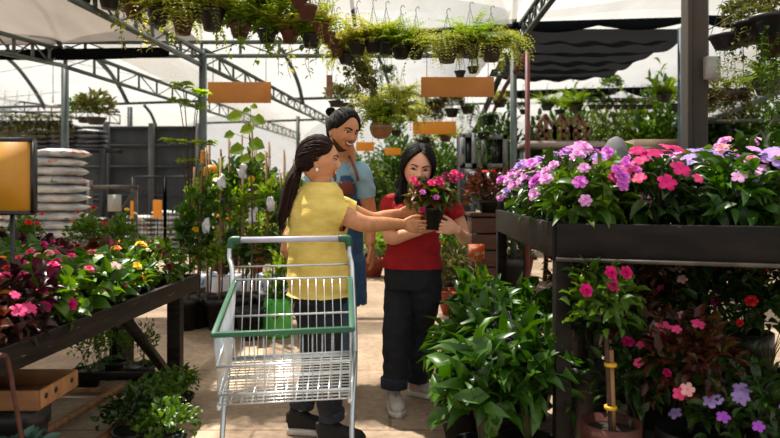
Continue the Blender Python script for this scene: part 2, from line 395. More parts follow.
# cross pipes and arches
def pipe(name, pts, r, mt, label, cat='pipe', n=8): return tag(MB().tube(pts, r, n).build(name, mt, smooth=True, origin=pts[0]), label, cat)
pipe('roof_pipe', [P(-20, 108, 16), P(205, 101, 16)], .035, dsteel, 'distant horizontal pipe above the dark fence')
pipe('roof_pipe', [P(205, 123, 20), P(335, 119, 20)], .035, dsteel, 'distant level pipe left of the man\'s head')
pipe('roof_pipe', [P(288, 99, 15), P(520, 93, 15)], .035, dsteel, 'level pipe behind the upright narrow sign and large fern')
pipe('roof_pipe', [P(330, 106, 17), P(530, 103, 17)], .03, steel, 'thin pipe just below the level pipe at centre')
for lab, pts, Y, r in [('curved roof arch crossing the grey fabric at top left', [(25, -8), (44, 12), (55, 33), (61, 48)], 7.9, .03),
                       ('curved arch at the left edge below the grey fabric', [(-8, 48), (14, 64), (33, 88), (45, 108)], 15, .045),
                       ('curved arch right of the far left post', [(93, 54), (108, 70), (120, 88), (128, 104)], 13, .04),
                       ('short curved arch above the dark fence', [(144, 105), (151, 114), (156, 126)], 17, .04),
                       ('green arch left of the upright narrow sign', [(281, 48), (292, 68), (299, 86), (303, 104)], 12, .035),
                       ('thin green arch rising above the man', [(378, 56), (384, 70), (389, 84), (392, 98)], 13, .035),
                       ('dark arch over the black shade cloth', [(516, -10), (515, 10), (514, 28)], 9, .035),
                       ('green hanging strap pipe above the fern row', [(351, -5), (353, 12), (355, 26)], 8, .025)]:
    pipe('roof_arch', curve([P(a, b, Y) for a, b in pts]), r, dsteel, lab, 'arch')
pipe('roof_pipe', [P(402, 33, 7.8), P(515, 27, 7.8)], .045, black, 'thick dark roller pipe above the hanging fern pair')
pipe('roof_pipe', [P(400, 53, 9), P(515, 40, 9)], .028, dsteel, 'thin pipe behind the hanging fern pair')
pipe('red_pipe_post', [V(px(527.5, 7), 7, 0), P(527.5, 52, 7)], .028, redsteel, 'dark red pipe post at centre right', 'post')
pipe('red_pipe_brace', [P(527, 53, 7), P(505, 87, 9), P(488, 124, 12)], .03, redsteel, 'dark red pipe slanting down left from the red post', 'pipe')
pipe('steel_brace', [P(501, 74, 9), P(475, 132, 11)], .045, dsteel, 'dark slanting brace right of the brown orange sign', 'pipe')
for i, (a, b, lab) in enumerate([((0, 72), (200, 40), 'near roof'), ((0, 98), (60, 92), 'left'), ((60, 60), (200, 88), 'middle')]):
    pipe('roof_wire', [P(a[0], a[1], 14), P(b[0], b[1], 14)], .006, steel, 'thin wire under the film roof, %s' % lab, 'wire', 5)
# black shade cloth bunched in folds, right
def folds(x0, x1, x2, y0, y1, z, amp, n):
    def fn(U, W_):
        xr = x1+(x2-x1)*W_
        return (x0+(xr-x0)*U, y0+(y1-y0)*W_, z-amp*np.abs(np.sin(math.pi*n*W_))*(.4+.6*np.sin(math.pi*U))+.02*np.sin(U*30)*np.sin(W_*9))
    return sheet(fn, 0, 1, 40, 0, 1, 60)
o = tag(folds(1.62, 3.75, 3.6, 7.75, 11.0, 3.25, .13, 5).build('shade_cloth', dcloth, smooth=True, origin=(2.4, 8, 3.2)), 'black shade cloth gathered in wide folds under the roof right of centre', 'shade cloth')
def swag(a, b, n, sag, th, lab, mt=dcloth, r=.05):
    a = np.asarray(a); b = np.asarray(b); m = MB(); t = np.linspace(0, 1, 25*n)
    top = a+(b-a)*t[:, None]; drop = th+sag*np.abs(np.sin(math.pi*n*t))
    rg = []
    for p, d in zip(top, drop):
        an = np.arange(10)*2*math.pi/10
        rg.append(np.stack([np.full(10, p[0]), p[1]+r*np.sin(an), p[2]-d/2+d/2*np.cos(an)], 1))
    return tag(m.rings(rg).build('shade_cloth_roll', mt, smooth=True, origin=a), lab, 'shade cloth')
swag(P(513, 22, 7.7), P(684, 17, 7.7), 2, .07, .07, 'rolled black shade cloth hanging along the beam left of the thick post')
swag(P(704, 15, 7.7), P(800, 17, 7.7), 2, .05, .10, 'rolled black shade cloth continuing right of the thick post')
swag(P(498, 91, 13), P(560, 89, 13), 1, .12, .06, 'far swag of dark cloth beside the red post')
swag(P(560, 89, 13), P(684, 86, 13), 2, .16, .06, 'far dark cloth swags above the small hanging pots')
swag(P(-10, 50, 7.9), P(168, 47, 7.9), 1, .02, .12, 'dark hem roll of the grey fabric at top left')
# ================================================================ back left: dark fence, shelf
fence = mat('fence_steel', '2c3033', '3a3f42', 2, .7, .1, .1)
wl = MB(); Y0 = 16.0
xa, xb = px(-60, Y0), px(203, Y0); n = int((xb-xa)/.11); prof = []
for i in range(n+1):
    xx = xa+(xb-xa)*i/n; prof.append((xx, Y0+(.03 if i % 4 in (0, 1) else 0)))
pv = []
for xx, yy in prof: pv += [(xx, yy, 0), (xx, yy, 2.86)]
wl.add(pv, f4=[(2*i, 2*i+2, 2*i+3, 2*i+1) for i in range(n)])
struct(wl.build('wall_left', fence), 'dark corrugated metal fence wall')
m = MB()
for z, hh in ((2.86, .07), (2.42, .05), (1.9, .05), (1.2, .05)): m.box(((xa+xb)/2, Y0-.06, z), (xb-xa, .06, hh))
struct(m.build('trim_1', fence), 'horizontal rails of the dark fence')
for x_, lab in ((107, 'fence upright left'), (152, 'fence upright middle'), (199, 'fence upright at right end')):
    struct(MB().box((px(x_, Y0-.1), Y0-.12, 1.48), (.13, .1, 2.96)).build('trim_2', mat('fence_post', '43484a', '50504d', 4, .6)), lab)
# ================================================================ people
def skinmat(name, c1, c2): return mat(name, c1, c2, 25, .5, 0, .03, 200, sss=.12, spec=.4)
def head_mesh(mb, c, Fw, up, s=1.0, fem=True, n=72, m=54):
    Fw = nz(Fw); up = nz(np.asarray(up, float)-Fw*(Fw @ np.asarray(up, float))); Lf = np.cross(up, Fw)
    th = np.linspace(0.02, math.pi-.02, m); ph = np.arange(n)*2*math.pi/n
    T, Ph = np.meshgrid(th, ph, indexing='ij')
    a = np.sin(T)*np.cos(Ph); b = np.sin(T)*np.sin(Ph); z = np.cos(T)*.118
    t = np.clip(-z/.118, 0, 1)
    fr = np.where(a > 0, .094*(1-.06*t), .104*(1-.50*t**1.3)); sd = .077*(1-.34*t**1.8)
    A = a*fr; B = b*sd
    f = np.clip(a*3, 0, 1)
    A = A+f*(.004*np.exp(-(B/.03)**2-((z-.05)/.03)**2))
    nose = .024 if not fem else .019
    A = A+f*(nose*np.exp(-(B/.0115)**2-((z+.021)/.0135)**2)+.4*nose*np.exp(-(B/.009)**2-((z-.001)/.02)**2))
    A = A+f*(.006*np.exp(-((np.abs(B)-.011)/.006)**2-((z+.026)/.007)**2))
    A = A-f*(.011*np.exp(-((np.abs(B)-.031)/.015)**2-((z-.008)/.011)**2))
    A = A+f*(.004*np.exp(-((np.abs(B)-.03)/.02)**2-((z-.028)/.009)**2))
    A = A+f*(.006*np.exp(-((np.abs(B)-.042)/.016)**2-((z+.030)/.018)**2))
    A = A+f*(.006*np.exp(-(B/.023)**2-((z+.055)/.010)**2)-.004*np.exp(-(B/.02)**2-((z+.075)/.007)**2)+.009*np.exp(-(B/.02)**2-((z+.097)/.016)**2))
    pts = np.stack([A, B, z], -1)*s
    R = np.stack([Fw, Lf, up], 1)
    W_ = pts @ R.T+c
    mb.rings(list(W_))
    for sg in (-1, 1):
        ec = R @ (V(-.004, sg*.077, -.008)*s)+c
        mb.ell(ec, (.017*s, .007*s, .031*s), R @ rotz(sg*-.35))
        mb.ell(R @ (V(-.001, sg*.078, -.033)*s)+c, (.008*s, .006*s, .010*s), R)
    flat = pts.reshape(-1, 3); front = flat[flat[:, 0] > 0]
    def face(bb, zz, off=.001):
        q = front[np.argsort((front[:, 1]-bb*s)**2+(front[:, 2]-zz*s)**2)[:4]].mean(0)
        q = V(q[0]+off, bb*s, zz*s)
        return R @ q+c
    def loc(x, y, z_): return R @ (V(x, y, z_)*s)+c
    return R, face, loc
def face_parts(parent, R, face, loc, s, iris, browm, lipm, smile, closed, beard=None):
    eyew = mat('eye_white', 'd9d2c8', 'c9c0b6', 20, .25)
    for sg in (-1, 1):
        m = MB(); ctr = face(sg*.031, .008, -.0078*s)
        if not closed:
            m.ell(ctr, (.0115*s, .0115*s, .0095*s), R); e = m.build('eye', eyew, parent, smooth=True)
            MB().ell(face(sg*.031+.000, .007, .0015), (.003*s, .0052*s, .0052*s), R).build('iris', iris, e, smooth=True)
        lid = [face(sg*(.031+d), .008+(-.004 if closed else .006)-((d/.016)**2)*(.004 if not closed else -.003), .0018) for d in (-.015, -.008, 0, .008, .016)]
        MB().tube(curve(lid, 3), .0020*s, 6).build('eyelashes', mat('lash_black', '120c0a'), parent, smooth=True)
        br = [face(sg*(.031+d), .027+q, .0015) for d, q in ((-.018, -.003), (-.008, .002), (.004, .004), (.018, -.002))]
        MB().tube(curve(br, 4), np.linspace(.0038, .0018, 13)*s*(1.35 if s == 1.17 else 1), 6).build('eyebrow', browm, parent, smooth=True)
    wdt = .027 if smile else .021
    up_ = [face(d*wdt, -.050+(.006*abs(d)**2 if smile else 0), .0015) for d in (-1, -.6, -.25, 0, .25, .6, 1)]
    lo_ = [face(d*wdt, -.061-(.004 if smile else 0)+(.017 if smile else .010)*abs(d)**2, .0012) for d in (-1, -.6, -.25, 0, .25, .6, 1)]
    lp = MB().tube(curve(up_, 3), .0034*s, 6); lp.tube(curve(lo_, 3), .0040*s, 6); lp.build('lips', lipm, parent, smooth=True)
    if smile:
        tt = [face(d*wdt*.8, -.055+.010*abs(d)**2, .0018) for d in (-1, -.5, 0, .5, 1)]
        MB().tube(curve(tt, 3), .0042*s, 6).build('teeth', mat('teeth', 'e8e0d4'), parent, smooth=True)
def hair_cap(mb, R, c, s, thick=.016, lines=None, n=80, m=64, zb=-.07):
    th = np.linspace(0.02, math.pi-.02, m); ph = np.arange(n)*2*math.pi/n
    T, Ph = np.meshgrid(th, ph, indexing='ij')
    a = np.sin(T)*np.cos(Ph); b = np.sin(T)*np.sin(Ph); z = np.cos(T)*.118
    t = np.clip(-z/.118, 0, 1)
    fr = np.where(a > 0, .094*(1-.06*t), .104*(1-.45*t**1.3)); sd = .077*(1-.30*t**1.8)
    an = np.arctan2(np.abs(b), a)/math.pi   # 0 front .. 1 back
    xs_, zs_ = lines or ([0, .18, .34, .44, .52, .6, 1], [.082, .074, .045, .0, -.01, -.055, zb])
    line = np.interp(an, xs_, zs_)
    k = np.clip((z-line)/.010*.5+.5, 0, 1); k = k*k*(3-2*k)
    th_ = thick*(1+.12*np.sin(b*60)*.6)
    A = a*fr*.93+a*k*(th_+.07*fr); B = b*sd*.93+b*k*(th_+.07*sd); Z = z*(.95+.05*k)+k*np.cos(T)*th_*.9
    pts = np.stack([A, B, Z], -1)*s
    return mb.rings(list(pts @ R.T+c))
def strands(mb, R, c, s, lines, end, n, th=.014, rad=.0065, seed=0, amax=.5, part=False):
    q = random.Random(seed); xs_, zs_ = lines; e = nz(V(*end))
    def pt(d, lift):
        t = min(max(-d[2], 0), 1); fr = .094*(1-.06*t) if d[0] > 0 else .104*(1-.45*t**1.3); sd = .077*(1-.30*t**1.8)
        return V(d[0]*(fr+lift), d[1]*(sd+lift), d[2]*(.118+lift))*s
    for i in range(n):
        a = (q.random()*2-1)*amax; z = np.interp(abs(a), xs_, zs_)/.118
        if part: sg = 1 if i % 2 else -1; st = nz(V(math.cos(q.uniform(.6, 2.2)), sg*.03, 1.0)); ee = nz(V(st[0]*.35-.15+q.uniform(-.3, .1), sg*1.0, -.75))
        else:
            z = min(.98, z+.06); h = math.sqrt(1-z*z); st = V(h*math.cos(a*math.pi), h*math.sin(a*math.pi), z); ee = nz(e+V(q.gauss(0, .06), q.gauss(0, .06), q.gauss(0, .06)))
        om = math.acos(max(-1, min(1, float(st @ ee)))); pts = []
        for t in np.linspace(0, 1, 9):
            d = nz((math.sin((1-t)*om)*st+math.sin(t*om)*ee)/max(math.sin(om), 1e-3)); pts.append(R @ pt(d, th*(.55+.6*math.sin(t*math.pi)**.6)+q.uniform(-.001, .001))+c)
        mb.tube(pts, np.array([.4, .8, 1, 1, 1, 1, 1, .9, .6])*rad*s*q.uniform(.7, 1.2), 6)
def hand(mb, wrist, d, pn, curls, side, s=1.0, thumb=(.6, .5), spread=.12):
    """d: pointing direction, pn: where the palm faces, side: +1 when the thumb lies along cross(d,pn)"""
    d = nz(d); pn = nz(np.asarray(pn, float)-d*(d @ np.asarray(pn, float))); lt = np.cross(d, pn)*side
    wrist = np.asarray(wrist, float)
    mb.loft([(wrist-d*.02*s, lt, pn, .026*s, .019*s), (wrist+d*.01*s, lt, pn, .028*s, .018*s), (wrist+d*.045*s, lt, pn, .038*s, .0165*s),
             (wrist+d*.078*s, lt, pn, .041*s, .014*s), (wrist+d*.092*s, lt, pn, .038*s, .011*s)], 20, 2.4)
    offs = [.030, .0100, -.0105, -.030]; lens = [.070, .079, .073, .057]
    for i in range(4):
        p = wrist+d*(.082-.004*abs(i-1))*s+lt*offs[i]*s
        dd = nz(d+lt*spread*(1.3-i*.9)*.6); L = lens[i]*s
        cu = curls[i] if hasattr(curls, '__len__') else curls
        pts = [p-dd*.015, p]; ang = 0
        for q, fr in ((.45, .55), (.31, 1.0), (.24, .8)):
            ang += cu*fr
            v = dd*math.cos(ang)+pn*math.sin(ang); pts.append(pts[-1]+v*L*q)
        mb.tube(pts, np.array([.0085, .0092, .0086, .0078, .0060])*s, 10)
    p = wrist+d*.022*s+lt*.026*s
    v1 = nz(d*.75+lt*thumb[0]+pn*.25); v2 = nz(d*1.0+lt*thumb[0]*.3+pn*thumb[1])
    pts = [p-v1*.02*s, p, p+v1*.036*s, p+v1*.036*s+nz(v1+v2)*.030*s, p+v1*.036*s+nz(v1+v2)*.030*s+v2*.026*s]
    mb.tube(pts, np.array([.013, .0135, .0115, .0102, .0075])*s, 10)
def limb(mb, pts, r, k=6, n=18):
    c = curve(pts, k); t = np.linspace(0, len(pts)-1, len(c)); mb.tube(c, np.interp(t, range(len(pts)), r), n)
def torso(mb, rs, L, Fd, inflate=0, n=36, p=2.3):
    mb.loft([(c, L, Fd, a+inflate, b+inflate) for c, a, b in rs], n, p)
def wrinkle(amp, sc, st=(1, 1, 2.2)):
    def fn(v):
        return np.array([amp*(noise.noise(Vector((q[0]*sc*st[0], q[1]*sc*st[1], q[2]*sc*st[2])))+.5*noise.noise(Vector((q[2]*sc*2.1, q[0]*sc*2, q[1]*sc*2)))) for q in v])
    return fn
def shoe(parent, heel, d, L, upper, solem, name='sneaker', lace=None, laces=True):
    d = nz(V(d[0], d[1], 0)); l = V(-d[1], d[0], 0); u = V(0, 0, 1); heel = np.asarray(heel, float)
    st = [(0, .026, .040), (.04, .036, .062), (.12, .038, .072), (.3, .038, .060), (.5, .043, .040), (.72, .048, .034), (.9, .040, .028), (1.0, .018, .016)]
    m = MB(); m.loft([(heel+d*L*t+u*(.028+h*.9), l, u, w_*1.0, h) for t, w_, h in st], 24, 2.3)
    m.loft([(heel+d*L*.12+u*.06, l, d, .034, .045), (heel+d*L*.13+u*.115, l, d, .036, .048)], 20)
    m = remesh(m, .004, 5); o = m.build(name, upper, parent, smooth=True)
    so_ = MB(); so_.loft([(heel+d*L*t+u*.018, l, u, w_*1.08+.002, .018) for t, w_, h in [(-.02, .022, 1)]+st[1:]+[(1.02, .018, 1)]], 20, 5)
    so_.build('sole', solem, o, smooth=True)
    if laces:
        q = MB()
        for i in range(5):
            t = .32+.075*i; hz = np.interp(t, [x_[0] for x_ in st], [.028+x_[2]*1.9 for x_ in st])+.001
            q.tube([heel+d*L*t+l*.024+u*(hz-.010), heel+d*L*t+u*hz, heel+d*L*t-l*.024+u*(hz-.010)], .0028, 6)
        q.build('shoelace', lace, o, smooth=True)
    return o
def axes(v):
    f = nz(V(v[0], v[1], 0)); return f, V(-f[1], f[0], 0)
hairm = mat('dark_brown_hair', '2e170d', '120905', 30, .55, 0, .5, 60, stretch=(6, 6, .6), spec=.14)
hairb = mat('black_hair', '120a08', '050303', 30, .5, 0, .4, 60, stretch=(6, 6, .6), spec=.14)
jeans = mat('dark_indigo_denim', '0e1118', '181d28', 30, .85, 0, .3, 300)
irism = mat('brown_iris', '2a150c')
UP = V(0, 0, 1)
# ---------------- woman in yellow
Y1 = 3.5
pw = thing('person', (-.38, 3.5, 0), 'woman in yellow t-shirt with long ponytail reaching towards the flowers, behind the trolley', 'person')
f, l = axes((.80, .60)); SK = skinmat('tan_skin', 'd0946a', 'c0835a')
B = MB()
pel = V(-.385, 3.50, .86); wa = V(-.395, 3.50, 1.02); ch = V(-.385, 3.49, 1.20); sh = V(-.375, 3.49, 1.335); nk = V(-.365, 3.49, 1.42)
hc = P(318.5, 161, 3.49)
tor = [(pel-UP*.08, .150, .125), (pel, .160, .135), (pel+UP*.08, .152, .130), (wa, .140, .122), (wa+UP*.09, .146, .128), (ch, .155, .128), (ch+UP*.06, .150, .112), (sh-UP*.01, .108, .082), (sh+UP*.035, .066, .056)]
torso(B, tor, l, f)
limb(B, [sh-UP*.03+f*-.01, nk, hc-UP*.05-V(.025, 0, 0)], [.058, .049, .048])
HF = V(1, .06, -.05); HU = V(.04, 0, 1)
HR, face, loc = head_mesh(B, hc, HF, HU, 1.09)
# arms: her right (near camera) and left
shR = P(332, 211, 3.38); elR = P(365, 224, 3.40); wrR = P(402, 224, 3.60)
shL = V(-.30, 3.66, 1.24); elL = P(372, 219, 3.72); wrL = P(400, 213, 3.80)
limb(B, [shR+V(-.03, .03, .02), shR, (shR+elR)/2, elR, (elR+wrR)/2, wrR], [.06, .056, .050, .044, .039, .028])
limb(B, [shL+V(-.03, -.03, .02), shL, (shL+elL)/2, elL, (elL+wrL)/2, wrL], [.055, .052, .046, .040, .035, .026])
hand(B, wrR, V(.98, .25, -.18), V(.1, .95, .1), (.25, .3, .35, .45), 1, .98, (.5, .2))
hand(B, wrL, V(1, .0, .02), V(.1, -.9, -.35), (.25, .2, .2, .3), -1, .95, (.5, .2))
# legs
hipL = pel+l*.075-UP*.06; hipR = pel-l*.075-UP*.06
kR = V(-.325, 3.37, .47); aR = P(332, 421, 3.40); kL = V(-.42, 3.56, .47); aL = P(301.5, 409, 3.56)
for hp, kn, ak in ((hipR, kR, aR), (hipL, kL, aL)):
    limb(B, [hp+UP*.05, hp-UP*.12, kn, kn-UP*.14, ak+UP*.03, ak-UP*.06], [.09, .085, .058, .056, .036, .034])
    fd, _ = axes((1, -.15, 0)); B.loft([(ak-UP*.06-fd*.03, V(0, 1, 0), UP, .028, .03), (ak-UP*.065+fd*.1, V(0, 1, 0), UP, .035, .02), (ak-UP*.07+fd*.17, V(0, 1, 0), UP, .025, .012)], 16)
body = remesh(B, .0032, 3); body.build('body', SK, pw, smooth=True)
face_parts(pw, HR, face, loc, 1.09, irism, hairm, mat('lips_rose', 'a34a3e', '8f3d34', 20, .4), True, False)
# hair
Hm = MB(); hair_cap(Hm, HR, hc, 1.09, .009, ([0, .14, .24, .34, .42, .50, .56, .7, 1], [.085, .078, .055, .034, .026, .020, -.03, -.055, -.055]))
tie = P(301, 163, 3.50)
tl_ = (tie-hc) @ HR
strands(Hm, HR, hc, 1.09, ([0, .14, .24, .34, .42, .50, .7], [.080, .074, .052, .032, .026, -.01, -.05]), tl_, 90, .011, .0052, 1, .62)
Hm.ell(tie+V(.028, 0, .01), (.035, .030, .035))
limb(Hm, [tie+V(.02, 0, .005), tie+V(-.012, 0, -.012), P(293, 180, 3.47), P(288, 198, 3.45), P(283, 215, 3.44), P(280, 229, 3.43)], [.022, .026, .040, .040, .030, .006], 6, 16)
rr = random.Random(3)
for i in range(14):
    o_ = V(rr.uniform(-.03, .03), rr.uniform(-.03, .03), rr.uniform(-.02, .02))
    limb(Hm, [tie+V(.01, 0, 0), P(292, 182, 3.46)+o_, P(286, 205, 3.44)+o_*1.1, P(279, 226+rr.uniform(-6, 8), 3.43)+o_*.9], [.006, .009, .009, .002], 5, 6)
Hm.build('hair', hairm, pw, smooth=True)
MB().tube([tie+V(math.cos(a)*.002, math.cos(a)*.025, math.sin(a)*.025) for a in np.linspace(0, 6.28, 20)], .006, 8).build('hair_tie', mat('navy_band', '171c45'), pw, smooth=True)
MB().ell(loc(-.001, -.086, -.045), (.008, .006, .010)).build('earring', mat('pearl', 'f0ebe6', None, 5, .2), pw, smooth=True)
# yellow t-shirt
S = MB(); torso(S, [(pel-UP*.105, .182, .165)]+[(c, a+.002, b+.004) for c, a, b in tor], l, f, .020)
limb(S, [shR+V(-.05, .05, .02), shR, (shR*.45+elR*.55)], [.064, .070, .066]); limb(S, [shL+V(-.05, -.04, .02), shL, (shL*.5+elL*.5)], [.062, .066, .062])
hem = pel[2]-.105
slR = shR*.62+elR*.38; dR = nz(elR-shR); slL = shL*.55+elL*.45; dL = nz(elL-shL)
def cutY(v):
    neck = (v[:, 2] > 1.385+.25*(v[:, 0]-nk[0])*-1*0) | (np.linalg.norm((v-nk)*V(1, 1, .8), axis=1) < .074)
    def near(a, d): q = v-a; t = q @ d; return (t > 0) & (np.linalg.norm(q-t[:, None]*d, axis=1) < .080)
    return neck | (v[:, 2] < hem+.012) | (near(slR, dR) & ((v[:, 1] < 3.425) | (v[:, 0] > -.225))) | (near(slL, dL) & ((v[:, 1] > 3.62) | (v[:, 0] > -.225)))
yel = mat('yellow_cotton', 'e6cc70', 'd9bb5a', 12, .9, 0, .35, 45, stretch=(1, 1, 2.5))
remesh(S, .006, 5, cutY, wrinkle(.008, 9)).build('t_shirt', yel, pw, smooth=True)
# trousers, cropped and rolled
Tm = MB(); torso(Tm, [(c, a+.004, b+.004) for c, a, b in [(pel-UP*.13, .150, .125), (pel-UP*.10, .152, .13), (pel, .150, .128), (pel+UP*.03, .14, .12)]], l, f, .006)
for hp, kn, ak in ((hipR, kR, aR), (hipL, kL, aL)):
    bt = ak+UP*.015
    limb(Tm, [hp+UP*.05, hp-UP*.12, kn, kn-UP*.16, bt], [.085, .094, .074, .070, .062])
remesh(Tm, .007, 4, None, wrinkle(.008, 10)).build('trousers', jeans, pw, smooth=True)
for ak, kn in ((aR, kR), (aL, kL)):
    bt = ak+UP*.015; dv = nz(kn-ak); MB().tube([bt-dv*.004, bt, bt+dv*.045, bt+dv*.05], [.058, .068, .070, .060], 24).build('trouser_cuff', mat('denim_inside', '1e232e', '2a303d', 40, .9), pw, smooth=True)
blk = mat('black_knit', '0c0c0d', '18181a', 60, .8, 0, .2); wsole = mat('white_rubber', 'd5d0c8', 'b9b2a6', 10, .6)
shoe(pw, (aR[0]-.07, aR[1]+.005, 0), (1, -.16), .25, blk, wsole, lace=blk); shoe(pw, (aL[0]-.07, aL[1], 0), (1, -.12), .25, blk, wsole, lace=blk)
# ---------------- woman in red
pr = thing('person', (-.0+P(412, 0, 4.0)[0], 4.0, 0), 'young woman in red v-neck t-shirt and dark jeans holding the potted flowers', 'person')
f, l = axes((-.12, -1)); SK2 = skinmat('light_skin', 'e4ad8e', 'd79c7e')
X = P(413, 0, 4.02)[0]
pel = V(X, 4.04, .86); wa = V(X+.005, 4.02, 1.02); ch = V(X+.02, 4.02, 1.19); sh = V(X+.035, 4.03, 1.30); nk = V(X+.03, 4.03, 1.36)
hc = P(418, 167, 3.93)
B = MB()
tor = [(pel-UP*.08, .165, .120), (pel, .172, .125), (pel+UP*.08, .160, .118), (wa, .145, .108), (wa+UP*.08, .150, .112), (ch, .162, .118), (ch+UP*.06, .170, .100), (sh, .150, .072), (sh+UP*.03, .080, .052)]
torso(B, tor, l, f)
limb(B, [sh-UP*.02, nk, hc+V(-.005, .02, -.05)], [.056, .050, .050])
HF = V(.05, -1, -.30); HR2, face, loc = head_mesh(B, hc, HF, V(.10, 0, 1), 1.16)
shR = P(389, 205, 4.02); elR = P(391, 238, 3.93); wrR = P(421, 231, 3.80)     # image left
shL = P(450, 205, 4.02); elL = P(464, 239, 3.93); wrL = P(456.5, 230, 3.77)
elL = P(465, 238, 4.02)
limb(B, [shR+V(.04, 0, .02), shR, (shR+elR)/2, elR, (elR+wrR)/2, wrR], [.055, .052, .046, .042, .036, .025])
limb(B, [shL+V(-.04, 0, .02), shL, P(459, 222, 4.03), P(464, 237, 4.0), P(463, 237, 3.88), wrL], [.052, .050, .044, .040, .035, .025])
hand(B, wrL, V(-.88, -.42, .22), V(-.42, .9, 0), (.50, .5, .5, .5), -1, .98, (.6, .2))
hand(B, wrR, V(.85, -.1, .3), V(-.1, .6, .8), (.7, .6, .6, .6), 1, .93, (.5, .3))
hipR_ = pel+l*.08-UP*.06; hipL_ = pel-l*.08-UP*.06
if hipR_[0] > hipL_[0]: hipR_, hipL_ = hipL_, hipR_
kA = P(396, 335, 3.97); aA = P(394, 395, 3.95); kB = P(420, 330, 4.15); aB = P(417, 386, 4.20)
LG = ((hipR_, kA, aA), (hipL_, kB, aB))
for hp, kn, ak in LG: limb(B, [hp+UP*.05, hp-UP*.12, kn, kn-UP*.14, ak+UP*.03, ak-UP*.03], [.09, .085, .058, .056, .036, .034])
remesh(B, .0032, 3).build('body', SK2, pr, smooth=True)
face_parts(pr, HR2, face, loc, 1.16, irism, hairb, mat('lips_pink', 'b0584e', '9c4840', 20, .4), True, True)
Hm = MB(); hair_cap(Hm, HR2, hc, 1.16, .010, ([0, .10, .2, .29, .36, .44, .5, .6, 1], [.096, .085, .066, .035, .005, -.03, -.06, -.09, -.10]))
strands(Hm, HR2, hc, 1.16, ([0, 1], [0, 0]), (0, 0, 1), 70, .012, .0055, 3, .5, True)
for i in range(16):     # hair falling on her right shoulder, image left
    t = i/15; a0 = hc+V(-.055-.02*t, .03-.05*t*0+.03*t, .02); 
    limb(Hm, [a0+V(.01, 0, .04), a0+V(-.012, 0, -.03), P(401.5+3*math.sin(i), 185, 3.96+.05*t), P(401+5*math.sin(i*1.7), 200, 3.93+.06*t), P(403+4*math.sin(i*2.3), 209+2*math.sin(i), 3.93+.05*t)], [.012, .016, .018, .016, .004], 5, 7)
for i in range(8):     # behind the other shoulder
    t = i/7
    limb(Hm, [hc+V(.055, .03+.04*t, .03), hc+V(.072, .05+.03*t, -.04), P(434+2*math.sin(i), 186, 4.06), P(433+3*math.sin(i*2), 198, 4.09)], [.012, .016, .016, .006], 5, 7)
Hm.build('hair', hairb, pr, smooth=True)
S = MB(); torso(S, [(pel-UP*.05, .180, .136)]+[(c, a+.002, b+.003) for c, a, b in tor[1:]], l, f, .012)
S.ell(ch+V(-.07, -.085, .0), (.07, .055, .065)).ell(ch+V(.07, -.085, .0), (.07, .055, .065))
limb(S, [shR+V(.05, 0, .02), shR, shR*.4+elR*.6], [.056, .060, .058]); limb(S, [shL+V(-.05, 0, .02), shL, P(459, 222, 4.03)], [.058, .064, .058])
slR = shR*.45+elR*.55; dR = nz(elR-shR); eM = P(459, 222, 4.03); slL = shL*.25+eM*.75; dL = nz(eM-shL); hem = pel[2]-.012
def cutR(v):
    dz = v[:, 2]-1.185; vn = (np.abs(v[:, 0]-(X+.03)) < dz*.52) & (v[:, 1] < 4.03) & (dz > 0)
    return vn | (np.linalg.norm((v-nk)*V(1, 1, .8), axis=1) < .078) | (v[:, 2] > 1.37) | (v[:, 2] < hem) | (((v-slR) @ dR > 0) & (v[:, 0] < X-.11) & (v[:, 2] > 1.0)) | (((v-slL) @ dL > 0) & (v[:, 0] > X+.20))
red = mat('red_cotton', 'a30d18', '8e0a14', 12, .9, 0, .3, 45, stretch=(1, 1, 2.5))
remesh(S, .006, 5, cutR, wrinkle(.009, 9)).build('t_shirt', red, pr, smooth=True)
Tm = MB(); torso(Tm, [(pel-UP*.14, .165, .120), (pel-UP*.08, .173, .128), (pel-UP*.02, .172, .126), (pel+UP*.05, .150, .112)], l, f, .006)
for hp, kn, ak in LG: limb(Tm, [hp+UP*.05, hp-UP*.12, kn, kn-UP*.16, ak+UP*.05], [.100, .100, .082, .080, .076])
remesh(Tm, .007, 4, None, wrinkle(.008, 10)).build('jeans', jeans, pr, smooth=True)
for hp, kn, ak in LG:
    bt = ak+UP*.045; dv = nz(kn-ak); MB().tube([bt-dv*.004, bt, bt+dv*.06, bt+dv*.065], [.070, .082, .084, .074], 24).build('jeans_cuff', mat('denim_cuff', '1b212c', '262d3a', 40, .9), pr, smooth=True)
wsh = mat('white_leather', 'c4bdb2', 'aaa297', 10, .5); 
shoe(pr, (aA[0]-.01, aA[1]+.06, 0), (.16, -1), .24, wsh, wsole, lace=mat('grey_lace', '77716a')); shoe(pr, (aB[0]-.04, aB[1]+.03, 0), (.85, -.5), .24, wsh, wsole, lace=mat('grey_lace', '77716a'))
